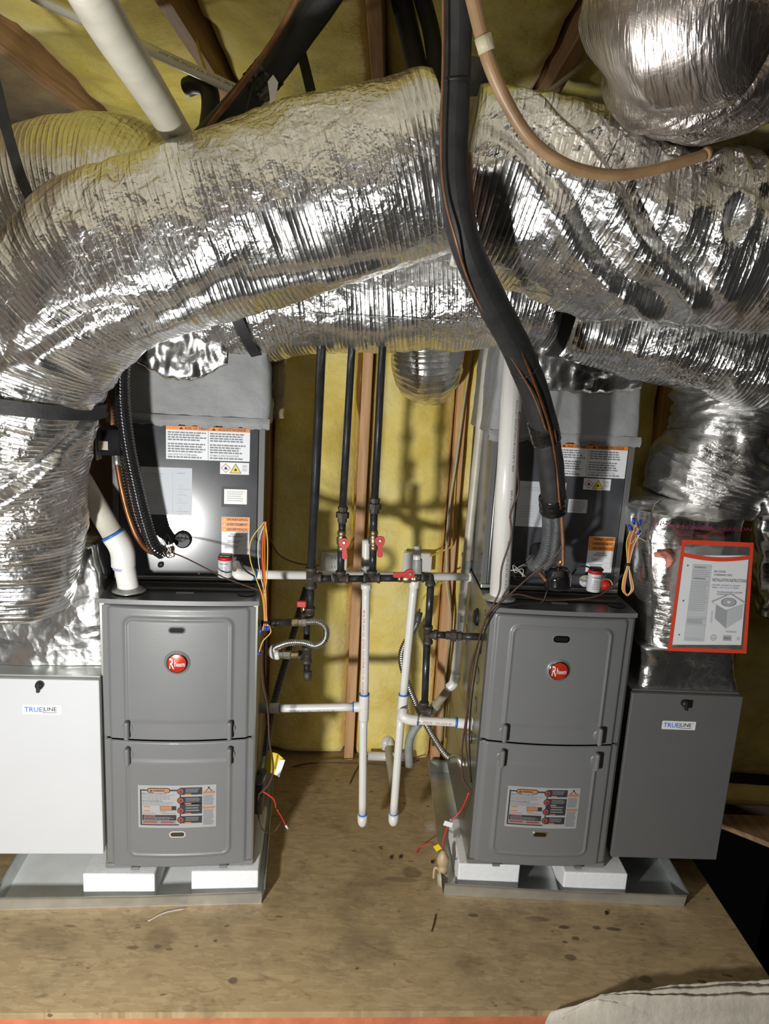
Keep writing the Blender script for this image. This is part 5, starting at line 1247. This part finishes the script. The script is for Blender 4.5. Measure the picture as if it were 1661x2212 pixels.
# --- coloured wire looms
def loom(label, strands, tie=None, nuts=()):
    T = thing('wire_loom', label, 'wires', at(*strands[0][1][len(strands[0][1]) // 2]), 0, 'colourful wire looms beside the furnaces')
    for m, pts in strands: obj('wire', tube([at(*p) for p in pts], .0017, 6, 8), m, T)
    if tie: q = at(*tie); obj('cable_tie', rings(q + Vector((0, 0, -.003)), q + Vector((0, 0, .003)), [(0, .009), (.5, .010), (1, .009)], 12), 'black', T)
    for (a_, b_) in nuts: obj('crimp_terminal', rings(at(*a_), at(*b_), [(0, .004), (.5, .0048), (1, .0035)], 10), 'blue_plastic', T)
Yw = 2.02
cols = ['yellow_wire', 'red_wire', 'orange_wire', 'yellow_wire', 'brown_wire', 'white_wire', 'orange_wire']
st = []
for i, m in enumerate(cols):
    o = (i - 3) * 1.0; bw_ = (-24, 2, 4, 14, 0, -6, 8)[i]
    st.append((m, [(573 + o * .6, 1127, Yw), (565 + bw_ * .9, 1165, Yw), (564 + bw_, 1205, Yw), (568 + bw_ * .6, 1250, Yw), (571 + o * 1.3, 1290, Yw), (574 + o, 1340, Yw), (576 + o * 3, 1362, Yw)]))
st += [('yellow_wire', [(577, 1345, Yw), (585, 1365, Yw), (568, 1385, Yw), (560, 1408, Yw)]), ('brown_wire', [(577, 1345, Yw), (583, 1352, Yw), (592, 1356, Yw)])]
loom('yellow, orange and red wire loom hanging beside the left furnace edge', st, (576, 1344, Yw), [((573, 1352, Yw), (574, 1362, Yw)), ((564, 1358, Yw), (562, 1370, Yw)), ((560, 1408, Yw), (558, 1416, Yw)), ((578, 1352, Yw), (582, 1362, Yw))])
Yw = 2.10
st = []
for i, m in enumerate(['yellow_wire', 'orange_wire', 'yellow_wire', 'red_wire', 'orange_wire', 'white_wire']):
    a_ = i - 2.5
    st.append((m, [(1374 + a_ * 5, 1132 + abs(a_) * 6, Yw), (1362 + a_ * 3.5, 1175, Yw), (1357 + a_ * .8, 1218, Yw), (1349 + a_ * 1.2, 1250, Yw), (1347 + a_, 1275, Yw), (1356, 1287 - abs(a_), Yw), (1366 - a_, 1272, Yw), (1362 - a_ * .8, 1245, Yw), (1358 + a_ * .5, 1220, Yw)]))
st.append(('cream_cable', [(1362, 1175, Yw), (1378, 1162, Yw), (1396, 1170, Yw)]))
loom('tied yellow and orange wire loop hanging right of the right coil cabinet', st, (1358, 1219, Yw), [((1370, 1132, Yw), (1368, 1118, Yw)), ((1381, 1135, Yw), (1384, 1122, Yw)), ((1366, 1145, Yw), (1358, 1134, Yw)), ((1376, 1155, Yw), (1384, 1146, Yw))])

# --- brown thermostat wires
Yb = 2.06
wire([(570, 1375, Yb), (565, 1420, Yb), (567, 1470, Yb), (578, 1530, Yb), (582, 1600, Yb), (590, 1655, Yb), (583, 1690, Yb), (560, 1716, Yb)], .0028, 'brown_wire', 'brown wire hanging down the right edge of the left furnace')
wire([(572, 1375, Yb + .02), (571, 1450, Yb + .02), (580, 1540, Yb + .02), (577, 1620, Yb + .02), (566, 1690, Yb + .02)], .0022, 'black', 'black wire hanging beside the brown one on the left furnace edge')
Yb = 2.10
wire([(1122, 890, 2.0), (1118, 1000, 2.05), (1120, 1060, 2.08), (1103, 1110, 2.08), (1104, 1160, 2.08), (1084, 1225, 2.08), (1078, 1280, 2.08), (1054, 1325, 2.08), (1035, 1380, 2.12), (1015, 1450, 2.14), (1008, 1540, 2.14), (998, 1620, 2.14), (1000, 1680, 2.12), (1016, 1708, 2.10)], .0030, 'brown_wire', 'brown wire wandering down the thick right pipe and the side of the right furnace')
wire([(1215, 1175, 2.05), (1200, 1200, 2.06), (1150, 1240, 2.08), (1100, 1285, 2.08), (1060, 1320, 2.08), (1038, 1370, 2.12), (1022, 1440, 2.14), (1012, 1520, 2.14), (1006, 1600, 2.14), (1015, 1680, 2.12)], .0028, 'brown_wire', 'brown wire from the copper line down to the left side of the right furnace')
wire([(1345, 1240, 2.16), (1320, 1268, 2.13), (1280, 1290, 2.12), (1180, 1296, 2.11), (1110, 1284, 2.10), (1062, 1318, 2.09)], .0028, 'brown_wire', 'brown wire lying along the top of the right furnace')
wire([(1182, 1276, 2.10), (1168, 1302, 2.10), (1120, 1305, 2.10), (1070, 1318, 2.09), (1040, 1390, 2.12), (1020, 1500, 2.13), (1014, 1600, 2.13), (1018, 1690, 2.11)], .0024, 'black', 'black wire lying on the right furnace top and falling down its side')
T = thing('wire_tangle', 'thin bare wires sprayed out in front of the right coil cabinet', 'wires', at(1125, 1240, 2.1))
for i in range(6):
    obj('wire', tube(path((1145 - i, 1205 + i * 3, 2.12), (1118 - i * 3, 1222 + rnd.uniform(-14, 16), 2.10), (1104 + i * 5, 1230 + rnd.uniform(-10, 22), 2.10), (1138 - i * 2, 1246, 2.10)), .0010, 6, 6), 'white_wire' if i % 2 else 'black', T)
# wires along the foot of the wall
wire([(600, 1668, 2.76), (660, 1650, 2.78), (740, 1648, 2.78), (800, 1650, 2.76), (860, 1655, 2.74), (905, 1642, 2.78)], .003, 'brown_wire', 'brown wires lying along the foot of the insulated wall')
single('cable', tube([onz(800, 1615, .05), onz(780, 1645, .01), onz(765, 1672, .004), onz(756, 1692, .004)], .0028, 8, 6), 'brown_wire', 'short brown wire stub on the deck at the foot of the first stud', 'cable')
# red sensor wires with tags
T = thing('sensor_wire', 'red wire with a white and a yellow tag leading into the right drain pan', 'wires', onz(955, 1830, .05))
obj('wire', tube(path((1013, 1712, 2.10), (996, 1750, 2.12), (970, 1780, 2.12), (958, 1815, 2.12), (957, 1835, 2.12)), .0026, 8, 8), 'red_wire', T)
obj('wire', tube([onz(898, 1842, .004), onz(910, 1828, .012), onz(928, 1820, .06), at(945, 1826, 2.12)], .0022, 8, 8), 'red_wire', T)
q = at(968, 1780, 2.115); obj('white_tag', xf(box(-.014, .014, -.001, .001, -.0085, .0085), Matrix.Translation(q) @ Matrix.Rotation(.25, 4, 'Y')), 'white_paper', T, True, False)
q = at(945, 1831, 2.11); obj('yellow_tag', xf(box(-.010, .010, -.001, .001, -.010, .010), Matrix.Translation(q) @ Matrix.Rotation(-.6, 4, 'Y')), 'label_yellow', T, True, False)
c0_ = at(957, 1885, 2.125); c1_ = at(957, 1838, 2.125)
T = thing('pan_float_switch', 'tan float switch clipped to the left lip of the right drain pan', 'float switch', (c0_.x, c0_.y, .012))
obj('float_body', rings(c0_, c1_, [(0, .013), (.3, .015), (.32, .0125), (.45, .020), (.7, .020), (.88, .012), (1, .006)], 22), 'tan_plastic', T)
obj('float_base', rings(c0_ - Vector((0, 0, .045)), c0_, [(0, .017), (.85, .019), (1, .013)], 16), 'pvc_tan', T)
q = at(942, 1880, 2.12)
obj('clip', tube([q + Vector((-.006, 0, -.03)), q + Vector((-.006, 0, 0)), q + Vector((0, 0, .010)), q + Vector((.008, 0, .004)), q + Vector((.018, 0, -.012))], .0045, 10, 5), 'tan_plastic', T)
T = thing('sensor_wire', 'red pigtail wires at the lower right edge of the left furnace', 'wires', onz(600, 1760, .1))
obj('wire', tube(path((565, 1708, 2.08), (578, 1716, 2.08), (592, 1728, 2.08), (596, 1745, 2.09)), .0024, 8, 6), 'red_wire', T)
obj('wire', tube(path((598, 1748, 2.09), (608, 1765, 2.1), (619, 1786, 2.1)), .0022, 8, 6), 'red_wire', T)
obj('splice', rings(at(617, 1783, 2.1), at(622, 1790, 2.1), [(0, .004), (1, .0035)], 8), 'grey_paper', T)
wire([(560, 1715, 2.07), (556, 1745, 2.09), (566, 1790, 2.10), (590, 1798, 2.12), (612, 1768, 2.16), (640, 1735, 2.3)], .0022, 'brown_wire', 'brown wire looping over the right lip of the left drain pan')
g = box(0, 1, 0, 1, 0, 1)
q = [at(575, 1622, 2.20), at(600, 1628, 2.20), at(616, 1642, 2.20), at(603, 1678, 2.19), at(572, 1664, 2.2)]
T = thing('caution_sticker', 'yellow and white sticker peeling off beside the left furnace', 'sticker', q[3])
off = Vector((0, .0015, 0))
obj('yellow_part', ([*q, *[v + off for v in q]], [(0, 1, 2, 3, 4), (9, 8, 7, 6, 5)] + [(i, i + 5, (i + 1) % 5 + 5, (i + 1) % 5) for i in range(5)]), 'label_yellow', T, True, False)
q = [at(603, 1640, 2.195), at(616, 1642, 2.19), at(603, 1679, 2.185), at(593, 1672, 2.19)]
obj('white_backing', ([*q, *[v + off for v in q]], [(0, 1, 2, 3), (7, 6, 5, 4)] + [(i, i + 4, (i + 1) % 4 + 4, (i + 1) % 4) for i in range(4)]), 'white_paper', T, True, False)
# motor plate low on the left furnace side
q = fworld('L', FW + .001, .12, .33)
single('junction_box', box(q.x, q.x + .028, q.y - .05, q.y + .05, .22, .33, .006), 'dark_steel', 'dark metal housing low on the right side of the left furnace', 'box')
q = fworld('R', -FW - .028, .10, .39)
single('conduit_fitting', rings(fworld('R', -FW, .12, .47), fworld('R', -FW - .03, .12, .47), [(0, .020), (.3, .020), (.35, .014), (1, .014)], 16), 'zinc', 'silver conduit fitting on the left side of the right furnace', 'fitting')
single('pipe_grommet', rings(fworld('R', -FW, .19, .862), fworld('R', -FW - .012, .19, .862), [(0, .030), (.4, .028), (1, .020)], 20), 'black', 'black grommet where the black gas pipe enters the right furnace', 'grommet')

# ---- manual in red framed pouch
YP = 2.085
K = [at(1441, 1405, YP), at(1611, 1411, YP), at(1627, 1172, YP), at(1473, 1165, YP)]
def pm(u, v, l=0): p = (K[0] * (1 - u) + K[1] * u) * (1 - v) + (K[3] * (1 - u) + K[2] * u) * v; return p + Vector((0, -l * .0004, 0))
T = thing('document_pouch', 'clear document pouch with a bright red frame on the foil wrapped box', 'document pouch', K[0])
S = Sheet([])
for (a_, b_, c_, d_) in ((0, 0, 1, .035), (0, .962, 1, 1), (0, .03, .045, .97), (.955, .03, 1, .97)): S.rect(a_, b_, c_, d_, 'red_band', 8)
for i in range(12):
    u0_, u1_ = .04 + .92 * i / 12, .04 + .92 * (i + 1) / 12; y0_, y1_ = .875 - .035 * sin(pi * u0_), .875 - .035 * sin(pi * u1_)
    S.poly([(u0_, y0_ - .017), (u1_, y1_ - .017), (u1_, y1_ + .017), (u0_, y0_ + .017)], 'red_band', 8)
inv = chain(T).inverted()
S.build('red_frame', T, lambda x, z, l: inv @ pm(x, z, l))
V = [pm(.01, .01, 6), pm(.99, .01, 6), pm(.99, .99, 6), pm(.01, .99, 6)]; V2 = [v + Vector((0, .0008, 0)) for v in V]
obj('clear_sleeve', (V + V2, [(0, 1, 2, 3), (7, 6, 5, 4), (0, 4, 5, 1), (1, 5, 6, 2), (2, 6, 7, 3), (3, 7, 4, 0)]), 'clear_film', T, True, False)
T = thing('installation_manual', 'white installation manual with a condenser drawing inside the red framed pouch', 'manual', pm(.5, .04))
inv2 = chain(T).inverted()
obj('pages', ([pm(.05, .055, -2), pm(.93, .075, -2), pm(.95, .885, -2), pm(.05, .86, -2), pm(.05, .055, 2), pm(.93, .075, 2), pm(.95, .885, 2), pm(.05, .86, 2)],
    [(3, 2, 1, 0), (4, 5, 6, 7), (0, 1, 5, 4), (1, 2, 6, 5), (2, 3, 7, 6), (3, 0, 4, 7)]), 'white_paper', T, True, False)
S = Sheet([])
S.rect(.195, .095, .455, .79, 'ink_soft', 2.3); S.rect(.199, .098, .451, .787, 'grey_paper', 2.6)
def PT(t, x, z, h, w, mat='ink', c=False):
    S.text(t, x, z, h, mat, 3, w=w, center=c)
PT('WARNING:', .215, .755, .018, .17); PT('WARNING', .215, .655, .018, .17)
for (zz) in (.757, .657): pass
S.lines(.205, .675, .445, .745, 4, 'ink_soft', 3, .5); S.lines(.205, .37, .445, .645, 15, 'ink_soft', 3, .5); S.lines(.205, .255, .445, .305, 4, 'ink_grey', 3, .5); S.lines(.205, .105, .44, .13, 2, 'ink_soft', 3, .4)
for zz in (.315, .245): S.rect(.2, zz, .45, zz + .002, 'ink_grey', 3)
PT('AIR COOLED', .49, .725, .018, .16); PT('CONDENSING UNITS', .49, .695, .018, .25); PT('INSTALLATION INSTRUCTIONS', .482, .645, .028, .46)
PT('(-)A13NY, (-)A14AY & (-)A15AY', .48, .607, .012, .38); PT('SERIES - 13.4, 14.3 & 15.2 SEER2', .485, .585, .012, .36, 'label_blue')
PT('FEATURING INDUSTRY STANDARD', .56, .545, .012, .34); PT('R-454B REFRIGERANT', .56, .525, .012, .24)
# condenser drawing
S.poly([(.56, .31), (.72, .22), (.72, .41), (.56, .44)], 'ink_soft', 3); S.poly([(.72, .22), (.92, .32), (.92, .46), (.72, .41)], 'grey_paper', 3.2)
for i in range(12): S.rect(.565 + i * .013, .315 - i * .0073, .568 + i * .013, .43, 'ink_grey', 3.4)
for i in range(14): S.rect(.73 + i * .0135, .235 + i * .0065, .7325 + i * .0135, .42 + i * .002, 'ink_soft', 3.6)
S.poly([(.50, .455), (.70, .385), (.945, .455), (.945, .470), (.74, .545), (.50, .470)], 'ink_soft', 4); S.poly([(.51, .456), (.70, .392), (.935, .457), (.74, .535)], 'white_paper', 4.3)
S.disc(.725, .463, .040, 'ink_grey', 4.6, 28, 2.6); S.disc(.725, .464, .034, 'ink_soft', 4.9, 28, 2.6); S.disc(.725, .464, .010, 'white_paper', 5.2, 16, 2.4)
S.rect(.505, .27, .53, .38, 'grey_paper', 3)
S.disc(.57, .135, .026, 'ink', 3, 28, 1.45); S.disc(.57, .135, .022, 'white_paper', 3.3, 28, 1.45); S.text('UL', .57, .124, .020, 'ink', 3.6, w=.035, center=True)
S.rect(.69, .11, .80, .16, 'ink_soft', 3); S.text('ISO', .745, .125, .02, 'ink', 3.4, w=.08, center=True); S.lines(.87, .12, .91, .15, 3, 'ink_soft', 3)
S.lines(.72, .185, .88, .205, 2, 'ink_grey', 3, .4)
for zz in (.775, .46, .15): S.disc(.135 - .01, zz, .008, 'ink', 3, 14, 1.4)
S.build('printed_cover', T, lambda x, z, l: inv2 @ pm(x, z, l))

# ---- crumpled jacket over the front corner of the deck
bx_ = [onz(*p, .012) for p in ((1215, 2200), (1260, 2192), (1310, 2178), (1400, 2156), (1540, 2138), (1720, 2122))]
bx_ = spline(bx_, 10); nb = len(bx_) - 1
def tarp(u, v):
    b = bx_[min(nb, int(u * nb))].lerp(bx_[min(nb, int(u * nb) + 1)], u * nb - int(u * nb))
    f0 = fe(b.x)
    if v < .6: y = b.y + (f0 - .02 - b.y) * (v / .6); z = .006 + .035 * sin(min(1, v / .3) * pi / 2)
    else: y = f0 - .02 - .06 * ((v - .6) / .4); z = .041 - .26 * ((v - .6) / .4) ** 1.3
    a_ = (b.x * .8 + (y - 1.6) * 1.2)
    wv = v * 3.2 - b.x * .9 + .5 * nz((b.x, y, 0), 3)
    z += (.022 * abs(sin(wv * 5)) ** .7 + .008 * nz((b.x, y, 2), 10) + .004 * nz((b.x * 2, y, 5), 30)) * min(1, v * 6)
    z = .004 + (z - .004) * (min(1, .25 + u * 2.2) if z > .004 else 1)
    return Vector((b.x - .16 * (1 - u) ** 3 * max(0, v - .45), y, z + .002))
g = grid(tarp, 110, 50); V = list(g[0]); m = len(V); V2 = [v + Vector((0, .001, -.004)) for v in V]
single('canvas_jacket', (V + V2, list(g[1]) + [tuple(i + m for i in q)[::-1] for q in g[1]]), 'canvas', 'crumpled pale fabric jacket draped over the front right corner of the deck', 'fabric')
# bits on the deck
single('clear_cup', rings(onz(928, 1795, .001), onz(928, 1795, .001) + Vector((0, 0, .028)), [(0, .018), (.8, .021), (1, .022)], 20), 'clear_film', 'small clear plastic cup lying by the right drain pan lip', 'cup')
for p, l in (((865, 1852), 'small black crumb on the deck right of centre'), ((934, 1863), 'small black square chip beside the right pan corner'), ((845, 1853), 'tiny dark crumb below the slanting standpipe'), ((1310, 1973), 'black dot of debris on the deck in front of the right drain pan')):
    q = onz(*p, .001); single('debris', box(q.x - .005, q.x + .005, q.y - .006, q.y + .006, .0008, .006, .0015), 'black', l, 'debris', 'bits of debris on the deck', False)['kind'] = 'thing'
q = onz(985, 1855, .0935); single('primer_drop', rings((q.x, q.y, .0927), (q.x, q.y, .0945), [(0, .004), (1, .002)], 10), 'blue_primer', 'blue primer drop on the foam block under the right furnace', 'stain')
a_ = onz(935, 1990, .001)
single('twig', tube([onz(932, 2012, .003), onz(937, 1995, .004), onz(941, 1975, .003)], .0018, 6, 5), 'brown_wire', 'thin dark wire scrap on the deck at the right pan corner', 'debris')
single('wood_splinter', tube([onz(320, 1990, .004), onz(355, 1972, .006), onz(400, 1963, .004)], .0022, 6, 5), 'canvas', 'pale fibre strand on the deck in front of the left drain pan', 'debris')
